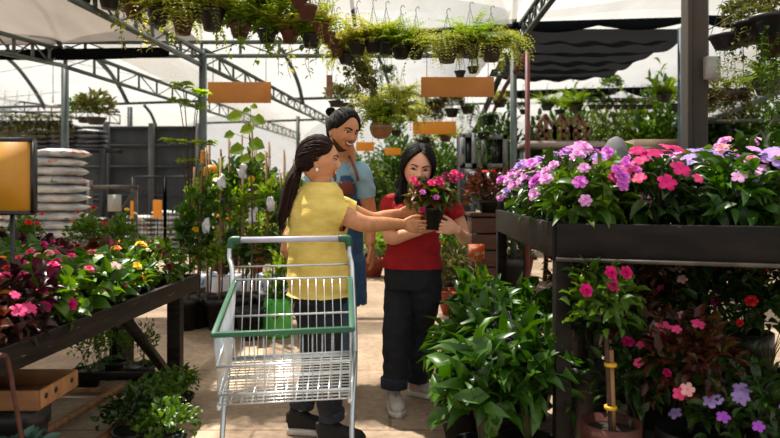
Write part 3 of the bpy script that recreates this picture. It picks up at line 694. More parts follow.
# ---------------- man
Y3 = 4.3
pm = thing('person', (P(330, 0, 4.3)[0], 4.3, 0), 'smiling dark-haired man in light blue t-shirt and denim apron, standing behind the ponytailed woman', 'person')
f, l = axes((.45, -.9)); SK3 = skinmat('brown_skin', 'c2855c', 'b07650')
X = P(345, 0, 4.3)[0]
pel = V(X-.07, 4.33, .96); wa = V(X-.05, 4.33, 1.12); ch = V(X-.01, 4.32, 1.34); sh = V(X+.005, 4.32, 1.475); nk = V(X+.01, 4.31, 1.56)
hc = P(343.5, 131, 4.22)
B = MB()
tor = [(pel-UP*.06, .165, .115), (pel, .165, .12), (wa, .150, .112), (wa+UP*.10, .160, .118), (ch, .180, .125), (ch+UP*.06, .185, .110), (sh, .160, .080), (sh+UP*.035, .085, .060)]
torso(B, tor, l, f)
limb(B, [sh-UP*.02, nk, hc-UP*.06], [.064, .060, .058])
HF = V(.62, -.78, -.30); HR3, face, loc = head_mesh(B, hc, HF, V(.12, 0, 1), 1.17, False)
shL = P(362, 174, 4.22); elL = P(370, 214, 4.25); wrL = P(370, 246, 4.10)     # his left, image right
shR = P(318, 176, 4.42); elR = P(300, 214, 4.36); wrR = P(286, 238, 4.05)     # image left
limb(B, [shL+V(-.05, .03, .02), shL, (shL+elL)/2, elL, (elL+wrL)/2, wrL], [.062, .060, .050, .044, .040, .029])
limb(B, [shR+V(.05, 0, .02), shR, (shR+elR)/2, elR, (elR+wrR)/2, wrR], [.062, .060, .050, .044, .040, .029])
hand(B, wrL, V(.25, -.1, -1), V(-.9, .1, -.1), (.4, .5, .6, .7), -1, 1.03, (.5, .4))
hand(B, wrR, V(-.15, -.1, -1), V(.7, .5, 0), (.5, .6, .7, .8), 1, 1.0, (.5, .4))
hA = pel+l*.09; hB = pel-l*.09
aA = V(px(313, 4.3), 4.35, .09); aB = V(px(341, 4.3), 4.38, .09); 
if hA[0] > hB[0]: hA, hB = hB, hA
LG = [(h_, (h_*.45+a_*.55)+V(0, -.02, 0), a_) for h_, a_ in ((hA, aA), (hB, aB))]
for hp, kn, ak in LG: limb(B, [hp+UP*.05, hp-UP*.12, kn, kn-UP*.14, ak+UP*.03, ak-UP*.03], [.09, .088, .060, .058, .038, .036])
remesh(B, .0034, 3).build('body', SK3, pm, smooth=True)
face_parts(pm, HR3, face, loc, 1.17, irism, hairb, mat('lips_brown', '8f4a3c', '7d3f33', 20, .4), True, False)
# stubble shadow of a short beard: thin shell hugging the jaw
bm = MB(); head_mesh(bm, hc, HF, V(.12, 0, 1), 1.182, False, 72, 54)
def cutB(v):
    q = (v-hc) @ HR3; a_ = q[:, 0]/1.17; b_ = np.abs(q[:, 1])/1.17; z_ = q[:, 2]/1.17
    jaw = (z_ < np.interp(b_, [0, .02, .035, .06, .08], [-.090, -.084, -.074, -.052, -.03])) & (a_ > .005)
    mous = (np.abs(z_+.040) < .0055) & (b_ < .030) & (a_ > .05)
    return ~(jaw | mous) | (z_ < -.125)
stub = filmmat('beard_stubble', '20130d', .36, .1)
b2 = MB(); vv = bm.arr(); c_ = cutB(vv); ff = [x_ for x_ in np.concatenate(bm.f4) if not c_[x_].any()]; b2.add(vv, f4=ff); b2.build('beard', stub, pm, smooth=True)
Hm = MB(); hair_cap(Hm, HR3, hc, 1.17, .012, ([0, .12, .22, .3, .38, .46, .52, .6, 1], [.092, .086, .062, .034, .012, .012, -.02, -.05, -.07]))
bun = P(331, 112, 4.33)
strands(Hm, HR3, hc, 1.17, ([0, .12, .22, .3, .38, .5, .7], [.090, .084, .064, .038, .02, -.01, -.04]), (bun-hc) @ HR3, 120, .012, .0052, 2, .6)
for i in range(9):
    a = i*.7; Hm.tube([bun+V(.027*math.cos(a+t), .02*math.sin(t*2), .022*math.sin(a+t)) for t in np.linspace(0, 2.5, 10)], .009, 6)
Hm.ell(bun, (.028, .026, .024)); Hm.build('hair', hairb, pm, smooth=True)
S = MB(); torso(S, [(pel-UP*.10, .172, .125)]+[(c, a+.002, b+.003) for c, a, b in tor], l, f, .012)
limb(S, [shL+V(-.06, .03, .02), shL, shL*.35+elL*.65], [.060, .064, .062]); limb(S, [shR+V(.06, 0, .02), shR, shR*.35+elR*.65], [.066, .072, .064])
s1 = shL*.40+elL*.60; d1 = nz(elL-shL); s2 = shR*.4+elR*.6; d2 = nz(elR-shR)
def cutM(v): return (np.linalg.norm((v-nk)*V(1, 1, .9), axis=1) < .080) | (v[:, 2] > 1.555) | (v[:, 2] < .88) | (((v-s1) @ d1 > 0) & (v[:, 0] > X+.09)) | (((v-s2) @ d2 > 0) & (v[:, 0] < X-.19))
remesh(S, .007, 5, cutM, wrinkle(.008, 9)).build('t_shirt', mat('light_blue_cotton', '7fa3b0', '6f94a3', 12, .9, 0, .3, 45), pm, smooth=True)
# apron: shell around the front of the torso
denim = mat('blue_denim', '2c5580', '23466b', 40, .85, 0, .3, 200)
S = MB(); torso(S, [(V(pel[0], pel[1], .55), .20, .15), (pel-UP*.10, .190, .140)]+[(c, a+.006, b+.007) for c, a, b in tor], l, f, .020)
def cutA(v):
    q = v-np.array([X, 4.32, 0]); fr = q @ f; sd_ = np.abs(q @ l+.0)
    lim = np.interp(v[:, 2], [.6, 1.16, 1.24, 1.42], [.19, .19, .135, .085])
    return (fr < np.interp(v[:, 2], [.9, 1.2, 1.3], [-.03, .0, .04])) | (sd_ > lim) | (v[:, 2] > 1.425) | (v[:, 2] < .57)
ap = remesh(S, .007, 4, cutA, wrinkle(.004, 7)).build('apron', denim, pm, smooth=True)
q = ch+f*.157+V(0, 0, -.035)
R = np.stack([l, -f, UP], 1)
leath = mat('brown_leather', '6b3320', '552718', 14, .5, 0, .2)
q = P(346.5, 188, 4.15); R = R @ rotz(.2)
pk = MB().box(q, (.115, .012, .085), R).build('pocket', leath, ap, bevel=.004)
for sg in (-1, 1): MB().ell(q+R @ V(sg*.047, -.008, .032), (.005, .004, .005)).build('rivet', mat('brass', 'c9a35c', None, 5, .3, 1), ap)
for pts in ([P(358, 181, 4.14), P(356, 172, 4.14), P(352, 161, 4.19), P(349, 155.5, 4.26), P(345, 154, 4.33)], [P(336, 181, 4.17), P(333, 170, 4.18), P(332, 160, 4.23), P(334, 155.5, 4.30), P(338, 154, 4.37)]):
    MB().tube(curve(pts, 5), .011, 8, flat=(l, .35)).build('strap', leath, ap, smooth=True)
Tm = MB(); torso(Tm, [(pel-UP*.12, .165, .120)]+[(c, a+.008, b+.008) for c, a, b in tor[:2]], l, f, .006)
for hp, kn, ak in LG: limb(Tm, [hp+UP*.05, hp-UP*.12, kn, kn-UP*.16, ak+UP*.02], [.105, .102, .080, .076, .070])
remesh(Tm, .008, 4, None, wrinkle(.008, 10)).build('jeans', mat('mid_blue_denim', '5e7488', '4b6074', 40, .85, 0, .3, 200), pm, smooth=True)
for hp, kn, ak in LG: shoe(pm, (ak[0]-.02, ak[1]+.06, 0), (.3, -.9), .27, blk, wsole, lace=blk)
# ================================================================ shopping trolley
t = thing('shopping_trolley', (-.43, 2.7, 0), 'empty wire shopping trolley with green rim in front of the woman in yellow', 'shopping trolley')
grn = mat('green_plastic', '1f5f43', '18513a', 6, .4); wht = mat('lilac_grey_plastic', 'c5c3d2', 'b5b3c4', 9, .4)
FL, FR = P(214, 335, 2.3), P(352, 329, 2.3); BL, BR = P(235, 281, 3.08), P(350, 278, 3.08)
fl, fr = P(219, 405, 2.36), P(350, 398, 2.36); bl, br = P(232, 359, 2.94), P(351, 353, 2.94)
hl, hr = P(232, 243, 3.16), P(348, 241, 3.16)
def cyl(m, a, b, r, n=8): return m.tube([a, b], r, n)
# tubular frame
m = MB()
for h_, B_, b_, s_ in ((hl, BL, bl, -1), (hr, BR, br, 1)):
    low = V(b_[0]+s_*.012, 2.80, .16)
    m.tube(curve([h_+V(-s_*.03, 0, .012), h_+V(s_*.004, 0, 0), h_+V(s_*.010, -.01, -.07), B_+V(s_*.012, 0, .02), b_+V(s_*.018, .02, 0), V(b_[0]+s_*.012, 2.84, .35), low], 6), .0115, 12)
    m.tube([b_+V(s_*.018, .01, 0), V((fl if s_ < 0 else fr)[0]+s_*.0, 2.36, (fl if s_ < 0 else fr)[2]-.012)], .009, 10)
m.build('frame', zinc, t, smooth=True)
m = MB(); a, b = P(239, 240, 3.16), P(341, 238.5, 3.16); m.tube([a, b], .0145, 16); m.build('handle', wht, t, smooth=True)
for s_, e, q in ((-1, a, hl), (1, b, hr)):
    MB().tube(curve([e+V(-s_*.01, 0, 0), e+V(s_*.03, 0, 0), q+V(s_*.002, 0, .004), q+V(s_*.006, 0, -.025)], 5), .0185, 14).build('handle_cap', grn, t, smooth=True)
# green rim
m = MB()
for a, b in ((BL, FL), (FL, FR), (FR, BR)): m.bar(a, b, .021, .019)
for c in (FL, FR): m.ell(c, (.012, .012, .0105))
m.build('basket_rim', grn, t, smooth=False, bevel=.003)
def lerp(a, b, k): return a+(b-a)*k
def panel(name, tl, tr, bl_, br_, nv, hs, r=.0022, rh=.0042):
    m = MB()
    for i in range(nv+1): m.tube([lerp(tl, tr, i/nv), lerp(bl_, br_, i/nv)], r, 6)
    for k in hs: m.tube([lerp(tl, bl_, k), lerp(tr, br_, k)], rh, 8)
    return m.build(name, zinc, t, smooth=True)
panel('front_panel', FL, FR, fl, fr, 14, [.45, .86], .0021, .0052)
panel('side_panel', BL, FL, bl, fl, 22, [.45, .86, 1.0], .0021, .0045)
panel('side_panel', BR, FR, br, fr, 22, [.45, .86, 1.0], .0021, .0045)
tb, ub = P(236, 280, 3.04), P(348, 277, 3.04)
panel('back_panel', tb, ub, bl, br, 14, [0, .47, .98], .0023, .0050)
m = MB(); m.tube([P(234, 267, 3.12), P(350, 264, 3.12)], .005, 8); m.build('seat_bar', zinc, t, smooth=True)
m = MB()
for i in range(17): m.tube([lerp(bl, fl, i/16), lerp(br, fr, i/16)], .0028, 6)
for i in range(13): m.tube([lerp(bl, br, i/12), lerp(fl, fr, i/12)], .0020, 6)
for k in (.0, .45): m.tube([lerp(bl, fl, k)+V(0, 0, -.006), lerp(br, fr, k)+V(0, 0, -.006)], .0052, 8)
m.build('base_grid', zinc, t, smooth=True)
m = MB(); c0, c1, c2, c3 = V(fl[0]+.02, 2.45, .13), V(fr[0]-.02, 2.45, .13), V(br[0]+.012, 3.05, .15), V(bl[0]-.012, 3.05, .15)
for a, b in ((c0, c1), (c1, c2), (c2, c3), (c3, c0)): m.tube([a, b], .011, 10)
m.tube([V(bl[0]-.012, 2.80, .17), c3], .0115, 10); m.tube([V(br[0]+.012, 2.80, .17), c2], .0115, 10)
m.build('chassis', zinc, t, smooth=True)
for c in (c0, c1, c2, c3):
    w_ = MB().lathe([(.012, -.014), (.058, -.014), (.062, 0), (.058, .014), (.012, .014)], n=24)
    w_.xform(lambda v: v @ roty(math.pi/2).T+V(c[0], c[1], .062)); o = w_.build('wheel', black, t, smooth=True)
    MB().box((c[0], c[1], .105), (.040, .05, .05)).build('caster_fork', zinc, o, bevel=.004)
# ================================================================ left flower table
tl = thing('plant_table', (-2.2, 3.0, 0), 'long black-painted wooden plant table at lower left, crowded with bedding flowers', 'table')
A, Bc = V(-1.49, 1.3, .70), V(-1.312, 4.42, .705); C_ = V(-3.3, 4.42, .705)
MB().bar(A, Bc, .035, .105).build('rim_board', woodblk, tl, bevel=.004); MB().bar(Bc, C_, .035, .105).build('rim_board', woodblk, tl, bevel=.004)
MB().box((-2.42, 2.86, .655), (1.86, 3.1, .02)).build('table_bed', woodblk, tl)
for x, y in ((-1.42, 4.30), (-3.1, 4.30), (-1.62, 1.5)): MB().box((x, y, .33), (.085, .085, .65)).build('leg', woodblk, tl, bevel=.004)
MB().bar((-1.40, 3.42, .66), (-1.42, 4.26, .08), .045, .04).build('brace', woodblk, tl); MB().bar((-1.46, 4.30, .10), (-3.1, 4.30, .10), .05, .045).build('stretcher', woodblk, tl)
tag(MB().bar((-1.47, 4.23, .03), (-3.0, 4.22, .03), .03, .022).build('wooden_batten', cane, origin=(-1.5, 4.2, 0)), 'pale wooden batten lying under the left flower table beside its stretcher', 'batten')
tag(MB().bar(P(125, 385, 4.15), P(40, 434, 3.35), .04, .03).build('wooden_pole', cane, origin=P(125, 385, 4.15)), 'long brown wooden pole slanting across the floor under the left table', 'pole')
tag(MB().bar(P(124, 421, 3.55), P(92, 446, 3.2), .035, .03).build('wooden_pole', cane, origin=P(124, 421, 3.55)), 'short brown pole end among the leaves in front of the long pole', 'pole')
cr = thing('wooden_crate', (-1.7, 2.84, .42), 'pale plywood crate with finger holes under the left table, on black pots', 'crate')
ply = mat('plywood', 'a5764a', '8a5f3a', 10, .75, 0, .15, 60, stretch=(1, 6, 1))
MB().box((-1.70, 2.84, .425), (.50, .32, .012)).build('crate_floor', ply, cr)
for a, b in (((-1.445, 2.68, .465), (-1.445, 3.0, .465)), ((-1.955, 2.68, .465), (-1.955, 3.0, .465)), ((-1.45, 2.68, .465), (-1.95, 2.68, .465)), ((-1.45, 3.0, .465), (-1.95, 3.0, .465))):
    MB().bar(a, b, .012, .075).build('crate_side', ply, cr, bevel=.002)
for y, w_ in ((2.72, .028), (2.80, .030), (2.94, .028)): MB().ell((-1.438, y, .47), (.002, w_/2, .013)).build('finger_hole', black, cr)
def potmesh(r, h, m=None, c=(0, 0, 0)):
    m = m or MB(); return m.lathe([(r*.68, 0), (r*.98, h*.80), (r*1.06, h*.80), (r*1.08, h), (r*.97, h), (r*.94, h*.88)], c, 22)
def pot(parent, c, r, h, mt):
    potmesh(r, h, None, c).build('pot', mt, parent, smooth=False)
for x, y in ((-1.58, 2.78), (-1.84, 2.90)):
    o = potmesh(.11, .415, None, (x, y, 0)).build('flower_pot', black, origin=(x, y, 0)); tag(o, 'black plastic pot under the plywood crate, %s' % ('nearer the front' if x > -1.7 else 'farther back'), 'pot')
tag(MB().tube(curve([P(-10, 362, 2.2), P(2, 355, 2.25), P(8, 362, 2.3), P(14, 395, 2.3), P(22, 440, 2.3)], 6), .008, 8).build('rusty_rod', mat('rust', '5a2f22', '3d2019', 20, .8), smooth=True, origin=P(22, 440, 2.3)), 'bent rusty rod in front of the left table corner', 'rod')
# ================================================================ right flower table
tr = thing('plant_table', (1.3, 3.6, 0), 'tall black metal-rimmed plant table at right holding pink impatiens', 'table')
A, B2, D2 = V(.72, 2.80, 1.112), V(1.9, 2.44, 1.112), V(.785, 4.72, 1.112)
rimm = wornmat('worn_black_paint', '0d0b09', '201a15', '7d766c', 5, (1, 1, 3), .66)
MB().bar(A, B2, .035, .150).build('rim_board', rimm, tr, bevel=.004); MB().bar(A+V(.0, .01, 0), D2, .035, .150).build('rim_board', rimm, tr, bevel=.004)
MB().bar(A+V(-.006, -.012, -.078), B2+V(0, -.012, -.078), .05, .016).build('rim_edge', mat('edge_steel', '3a3530', '544d45', 14, .4, .3), tr)
bd = MB(); bd.add([(.72, 2.8, 1.06), (1.9, 2.44, 1.06), (3.6, 2.3, 1.06), (3.6, 4.7, 1.06), (.785, 4.7, 1.06)]+[(.72, 2.8, 1.04), (1.9, 2.44, 1.04), (3.6, 2.3, 1.04), (3.6, 4.7, 1.04), (.785, 4.7, 1.04)],
    f3=[(0, 1, 2), (0, 2, 3), (0, 3, 4), (5, 7, 6), (5, 8, 7), (5, 9, 8)], f4=[(0, 5, 6, 1), (1, 6, 7, 2), (2, 7, 8, 3), (3, 8, 9, 4), (4, 9, 5, 0)])
bd.build('table_bed', rimm, tr)
for x, y in ((.745, 2.82), (.80, 4.66), (1.95, 2.5), (2.6, 4.6)): MB().box((x, y, .52), (.066, .066, 1.04)).build('leg', rimm, tr, bevel=.004)
# ================================================================ bags
def bagmesh(L, W, Hh, seed):
    m = MB(); n, k = 26, 17; rg = []
    for i in range(k):
        t = -1+2*i/(k-1); e = (1-abs(t)**3.2)**.55 if abs(t) < 1 else 0; e = max(e, .10)
        an = np.arange(n)*2*math.pi/n; c = np.cos(an); s_ = np.sin(an)
        yy = np.sign(c)*np.abs(c)**.75*W/2*(.86+.14*e); zz = np.sign(s_)*np.abs(s_)**.9*Hh/2*e
        xx = np.full(n, t*L/2); v = np.stack([xx, yy, zz], 1)
        v = np.array([p+.012*np.array(noise.noise_vector(Vector((p[0]*7+seed*9, p[1]*7, p[2]*12+seed)))) for p in v]); rg.append(v)
    return m.rings(rg)
def printedbag(name, base, c2, ink1, ink2):
    m, nt, out = newmat(name); N = nt.nodes.new; Lk = nt.links.new
    b = N('ShaderNodeBsdfPrincipled'); b.inputs['Roughness'].default_value = .38; Lk(b.outputs[0], out.inputs[0])
    tc = N('ShaderNodeTexCoord'); oi = N('ShaderNodeObjectInfo'); ad = N('ShaderNodeVectorMath'); ad.operation = 'ADD'
    Lk(tc.outputs['Object'], ad.inputs[0]); Lk(oi.outputs['Location'], ad.inputs[1])
    def nz_(sc, lo, hi, a, b_):
        n = N('ShaderNodeTexNoise'); n.inputs['Scale'].default_value = sc; n.inputs['Detail'].default_value = 3; Lk(ad.outputs[0], n.inputs['Vector'])
        r = N('ShaderNodeValToRGB'); r.color_ramp.elements[0].position = lo; r.color_ramp.elements[1].position = hi
        r.color_ramp.elements[0].color = a; r.color_ramp.elements[1].color = b_; Lk(n.outputs['Fac'], r.inputs[0]); return r
    a = nz_(6, .4, .6, hexc(base), hexc(c2)); m1 = N('ShaderNodeMixRGB'); k1 = nz_(4.2, .64, .67, (0, 0, 0, 1), (1, 1, 1, 1))
    Lk(k1.outputs[0], m1.inputs[0]); Lk(a.outputs[0], m1.inputs[1]); m1.inputs[2].default_value = hexc(ink1)
    m2 = N('ShaderNodeMixRGB'); k2 = nz_(5.1, .66, .69, (0, 0, 0, 1), (1, 1, 1, 1)); Lk(k2.outputs[0], m2.inputs[0]); Lk(m1.outputs[0], m2.inputs[1]); m2.inputs[2].default_value = hexc(ink2)
    Lk(m2.outputs[0], b.inputs['Base Color'])
    n = N('ShaderNodeTexNoise'); n.inputs['Scale'].default_value = 14; n.inputs['Detail'].default_value = 5; Lk(ad.outputs[0], n.inputs['Vector'])
    bp = N('ShaderNodeBump'); bp.inputs['Strength'].default_value = .6; bp.inputs['Distance'].default_value = .03; Lk(n.outputs['Fac'], bp.inputs['Height']); Lk(bp.outputs[0], b.inputs['Normal'])
    return m
whiteb = printedbag('white_printed_plastic', 'd4d3d0', 'b3b3b6', 'c06a5a', '4c8a6c')
darkb = printedbag('black_printed_plastic', '1d1e20', '121314', '9a9a98', '737372')
greyb = printedbag('grey_plastic', '55565c', '3f4046', '6f6f75', '333338')
ordn = ['bottom', 'second', 'third', 'fourth', 'fifth', 'sixth', 'seventh', 'eighth', 'ninth', 'tenth', 'eleventh', 'twelfth', 'thirteenth', 'fourteenth', 'fifteenth']
def stack(cols, y, z0, lv, size, mt, name, grp, what, colnames, jit=.03):
    ms = [bagmesh(*size, s_) for s_ in range(4)]; ms = [q.mesh(name) for q in ms]
    for me in ms:
        me.materials.append(mt); me.polygons.foreach_set('use_smooth', np.ones(len(me.polygons), bool))
    step = size[2]*.99
    for ci, x in enumerate(cols):
        for k in range(lv[ci]):
            o = bpy.data.objects.new(name, ms[rnd.randrange(4)]); COL.objects.link(o)
            o.location = (x+rnd.uniform(-jit, jit), y+rnd.uniform(-jit, jit), z0+size[2]*.45+k*step)
            o.rotation_euler = (rnd.uniform(-.03, .03), rnd.uniform(-.03, .03), rnd.uniform(-.08, .08)+(math.pi if rnd.random() < .5 else 0))
            ps = 'topmost' if k == lv[ci]-1 else (ordn[k]+' from below' if k else 'lowest')
            tag(o, '%s, %s in %s' % (what, ps, colnames[ci]), 'bag', grp)
pl = mat('pallet_wood', '4a3a2c', '33281f', 6, .8)
tag(MB().box((-4.65, 8.5, .06), (1.35, .6, .12)).build('pallet', pl, origin=(-4.65, 8.5, 0)), 'pallet under the near white bag stack', 'pallet')
stack([-4.32, -4.97], 8.5, .12, [15, 14], (.62, .48, .118), whiteb, 'substrate_bag', 'white bags in the near stack', 'white printed plastic bag', ['near stack, right column', 'near stack, left column'])
stack([-4.43, -5.02, -5.6], 14.6, .02, [8, 8, 7], (.57, .44, .108), whiteb, 'substrate_bag', 'white bags in the far stack', 'white plastic bag', ['far stack, right column', 'far stack, middle column', 'far stack, left column'])
stack([-5.95, -6.5], 13.2, .02, [7, 8], (.50, .4, .11), darkb, 'compost_bag', 'dark bags behind the gate', 'dark printed bag', ['right column behind the gate frame', 'left column behind the gate frame'])
stack([-6.5, -7.1, -7.65], 14.2, 2.22, [4, 5, 4], (.57, .45, .11), greyb, 'grey_bag', 'grey bags on the high rack', 'grey plastic bag', ['right pile on the high rack', 'middle pile on the high rack', 'left pile on the high rack'])
rk = thing('storage_rack', (-7.0, 14.2, 0), 'tall dark storage rack against the fence holding grey bags', 'rack')
MB().box((-7.0, 14.2, 2.19), (2.1, .6, .06)).build('shelf', black, rk)
for x in (-7.85, -7.0, -6.15):
    MB().box((x, 13.93, 1.38 if x == -7.0 else 1.1), (.12, .07, 2.76 if x == -7.0 else 2.2)).build('upright', black, rk)
MB().box((-7.0, 14.2, 1.1), (2.1, .6, .05)).build('shelf', black, rk)
# metal gate frame with white sheet
gt = thing('metal_gate', (px(112, 10.5), 10.5, 0), 'rusty metal gate frame with diagonal brace, right of the near bag stack', 'gate')
gm = mat('gate_paint', '5e574f', '473a31', 10, .6, .1, .1)
m = MB(); m.bar(P(89.5, 180, 10.5)*V(1, 1, 0), P(89.5, 180, 10.5), .07); m.build('gate_post', gm, gt)
m = MB(); m.bar(P(91, 187, 10.5), P(138, 187, 10.5), .06); m.bar(P(136, 187, 10.5)*V(1, 1, 0), P(136, 187, 10.5), .045); m.bar(P(91, 265, 10.5), P(136, 265, 10.5), .05); m.bar(P(134, 192, 10.5), P(95, 240, 10.5), .03); m.build('gate_leaf', gm, gt)
MB().box(P(114.5, 203, 10.45), (.215, .012, .27)).build('notice_sheet', mat('pale_plastic_sheet', 'a9aaa2', '94958e', 8, .5), gt)
# black mesh fence panels
for i, (a, b, lab) in enumerate(((133, 165, 'black wire mesh panel in front of the far bags, left one'), (165, 198, 'black wire mesh panel in front of the far bags, right one'))):
    Y = 12.6; th = thing('mesh_panel', (px((a+b)/2, Y), Y, 0), lab, 'fence'); z1 = P(0, 177, Y)[2]
    m = MB(); m.bar((px(a, Y), Y, z1), (px(b, Y), Y, z1), .05)
    for q in (a, b): m.bar((px(q, Y), Y, 0), (px(q, Y), Y, z1), .05)
    m.build('panel_frame', black, th); m = MB()
    for k in range(1, 9): xx = px(a+(b-a)*k/9, Y); m.bar((xx, Y, .03), (xx, Y, z1), .008)
    for k in range(1, 11): m.bar((px(a, Y), Y, z1*k/11), (px(b, Y), Y, z1*k/11), .008)
    m.build('wire_mesh', black, th)
# ================================================================ signs
def board(name, x0, y0, x1, y1, Y, mt, lab, rot=0, hang=None, th_=.02):
    a, b = P(x0, y0, Y), P(x1, y1, Y); c = (a+b)/2; w_, h_ = abs(b[0]-a[0]), abs(a[2]-b[2])
    t = thing(name, (c[0], c[1], c[2]-h_/2), lab, 'sign'); R = rotz(rot)
    MB().box(c, (w_/max(math.cos(rot), .3), th_, h_), R).build('sign_face', mt, t, bevel=.003)
    m = MB()
    if hang:
        for s_ in (-.42, .42): MB().bar(c+R @ V(w_*s_, 0, h_/2), c+R @ V(w_*s_, 0, h_/2+hang), .006).build('hanging_rod', dsteel, t)
    return t
board('hanging_sign', 208, 82, 271, 103, 7.2, brownor, 'largest brown-orange blank sign board beside the tall left post', hang=.35)
board('hanging_sign', 421, 77, 494, 97, 6.2, brownor, 'brown-orange blank sign board under the hanging fern pair', hang=.45)
board('hanging_sign', 413, 121.5, 456, 134, 9.0, orange, 'bright orange blank sign board above the young woman in red', hang=.6)
board('hanging_sign', 385, 148, 401, 155, 12, orange, 'small orange board between the man and the woman in red', hang=.8)
board('hanging_sign', 356, 142, 374, 151, 11, orange, 'small orange board beside the man\'s cheek', hang=.8)
board('hanging_sign', 326.5, 75, 332.5, 96, 8.5, mat('sign_edge', '9a7048', '6b4a38', 14, .6), 'narrow upright board seen edge-on above the man', hang=.3)
board('post_sign', 200.5, 150, 207.5, 163.5, 7.9, orange, 'small orange plate fixed to the tall left post')
t = board('stake_sign', 153, 200, 162, 218, 12.3, orange, 'small orange plate on a stake before the mesh fence')
MB().bar(P(157.5, 218, 12.3), P(157.5, 218, 12.3)*V(1, 1, 0), .02).build('stake', dsteel, t)
board('hanging_sign', 130.5, 201, 133.5, 219, 11.5, orange, 'narrow orange plate at the right of the metal gate', hang=.2)
t = thing('bed_sign', P(12, 285, 2.75), 'yellow-orange sign with black frame standing in the left flower bed', 'sign')
c = P(3, 176.5, 2.75); hw = (P(33, 0, 2.75)-P(-27, 0, 2.75))[0]/2
MB().box(c, (hw*2, .012, .30)).build('sign_face', mat('amber_panel', 'c48a22', 'b57c1c', 5, .45), t)
m = MB(); zt = .155
m.bar(c+V(-hw, 0, zt), c+V(hw+.008, 0, zt), .02, .018); m.bar(c+V(-hw, 0, -zt), c+V(hw+.008, 0, -zt), .02, .018)
for s_ in (-1, 1): m.bar(c+V(s_*(hw+.004), 0, -zt), c+V(s_*(hw+.004), 0, zt), .02, .02)
m.build('sign_frame', black, t); MB().bar(P(12.5, 213, 2.76), V(P(12.5, 213, 2.76)[0], 2.76, .66), .014).build('sign_stake', black, t)
t = thing('orange_bowl', P(211, 176, 7.6), 'upturned orange bowl hanging by the tall left post', 'bowl')
MB().lathe([(.02, .13), (.06, .12), (.085, .08), (.09, 0), (.084, 0), (.08, .075), (.05, .11)], P(211, 176, 7.6), 18).build('bowl', orange, t, smooth=True)
# ================================================================ plants
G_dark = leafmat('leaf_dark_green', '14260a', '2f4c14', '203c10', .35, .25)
G_mid = leafmat('leaf_mid_green', '304d14', '587a20', '3d6118', .4, .35)
G_bri = leafmat('leaf_bright_green', '527a1c', '93ac30', '6b9124', .45, .45)
G_yel = leafmat('leaf_yellow_green', '7f8f30', 'b5ae50', '969c3a', .5, .58)
G_fern = leafmat('leaf_fern', '62752a', 'a5a84c', '7f8d34', .5, .58)
G_glos = leafmat('leaf_glossy', '213f10', '47701f', '2f5718', .36, .3, .45)
G_blue = leafmat('leaf_blue_green', '2d4f44', '54786a', '3d6154', .4, .25)
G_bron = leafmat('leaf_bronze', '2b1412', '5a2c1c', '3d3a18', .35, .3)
G_purp = leafmat('leaf_dark_purple', '200c14', '3f1722', '2c1018', .4, .25)
G_oliv = leafmat('leaf_olive', '3a421c', '6a6a34', '50552a', .5, .35)
stemm = mat('plant_stem', '3f4a22', '54402a', 20, .7); bark = mat('bark', '4c3a2b', '31251b', 20, .9, 0, .3)
def petal(n, a, b): return leafmat(n, a, b, None, .5, .35, .2)
PK = petal('petal_orchid', 'c85cc4', 'df86da'); PP = petal('petal_pale_pink', 'e6b3dc', 'd795cf'); PM = petal('petal_magenta', 'b5125c', 'd12476')
PC = petal('petal_coral', 'e39a9c', 'efbcbc'); PV = petal('petal_violet', 'a94ad0', 'bf62da'); PL = petal('petal_lilac', 'c3a5e0', 'ad8bd6')
PO = petal('petal_orange', 'e2661a', 'f08a2c'); PR = petal('petal_red', 'c01a20', 'd8342c'); PY = petal('petal_yellow', 'e6b91c', 'f0d040'); PW = petal('petal_cream', 'e9e0c4', 'd9cfa6')
PH = petal('petal_hot_pink', 'e02a6e', 'ee5a92'); PD = petal('petal_deep_crimson', '7a0f3a', '96204c')
def rs(n): return np.random.RandomState(n)
def bushm(seed, rx, rz, n, L, W, tmpl='leaf', upb=.3, low=0., droop=.3, inner=.55, z0=None, fold=.25):
    """leaf cloud; base at z=0"""
    r = rs(seed); d = r.normal(size=(n, 3)); d /= np.linalg.norm(d, axis=1)[:, None]
    d[:, 2] = np.where(d[:, 2] < -low-.3, -d[:, 2]*.5, d[:, 2])
    rad = inner+(1-inner)*r.rand(n)**.6
    lump = 1+.18*np.sin(d[:, 0]*5+seed)*np.cos(d[:, 1]*4+seed*2)
    p = d*rad[:, None]*lump[:, None]*V(rx, rx, rz)*(.92); p[:, 2] += (rz*.75 if z0 is None else z0)
    dr = d*.8+r.normal(size=(n, 3))*.35; dr[:, 2] += upb
    up = r.normal(size=(n, 3))*.35+V(0, 0, 1)+d*.5
    m = MB(); s = .7+.6*r.rand(n); m.leaves(p-dr/np.linalg.norm(dr, axis=1)[:, None]*(L*s*.4)[:, None], dr, up, L*s, W*s, tmpl, droop, fold); return m
def stemsm(seed, rx, h, n=8, r=.004, m=None):
    q = rs(seed); m = m or MB()
    for i in range(n):
        a = q.rand()*6.28; k = q.rand()*.7*rx; m.tube(curve([(0, 0, 0), (k*.35*math.cos(a), k*.35*math.sin(a), h*.5), (k*math.cos(a), k*math.sin(a), h*(.7+.3*q.rand()))], 3), np.linspace(r, r*.4, 7), 5)
    return m
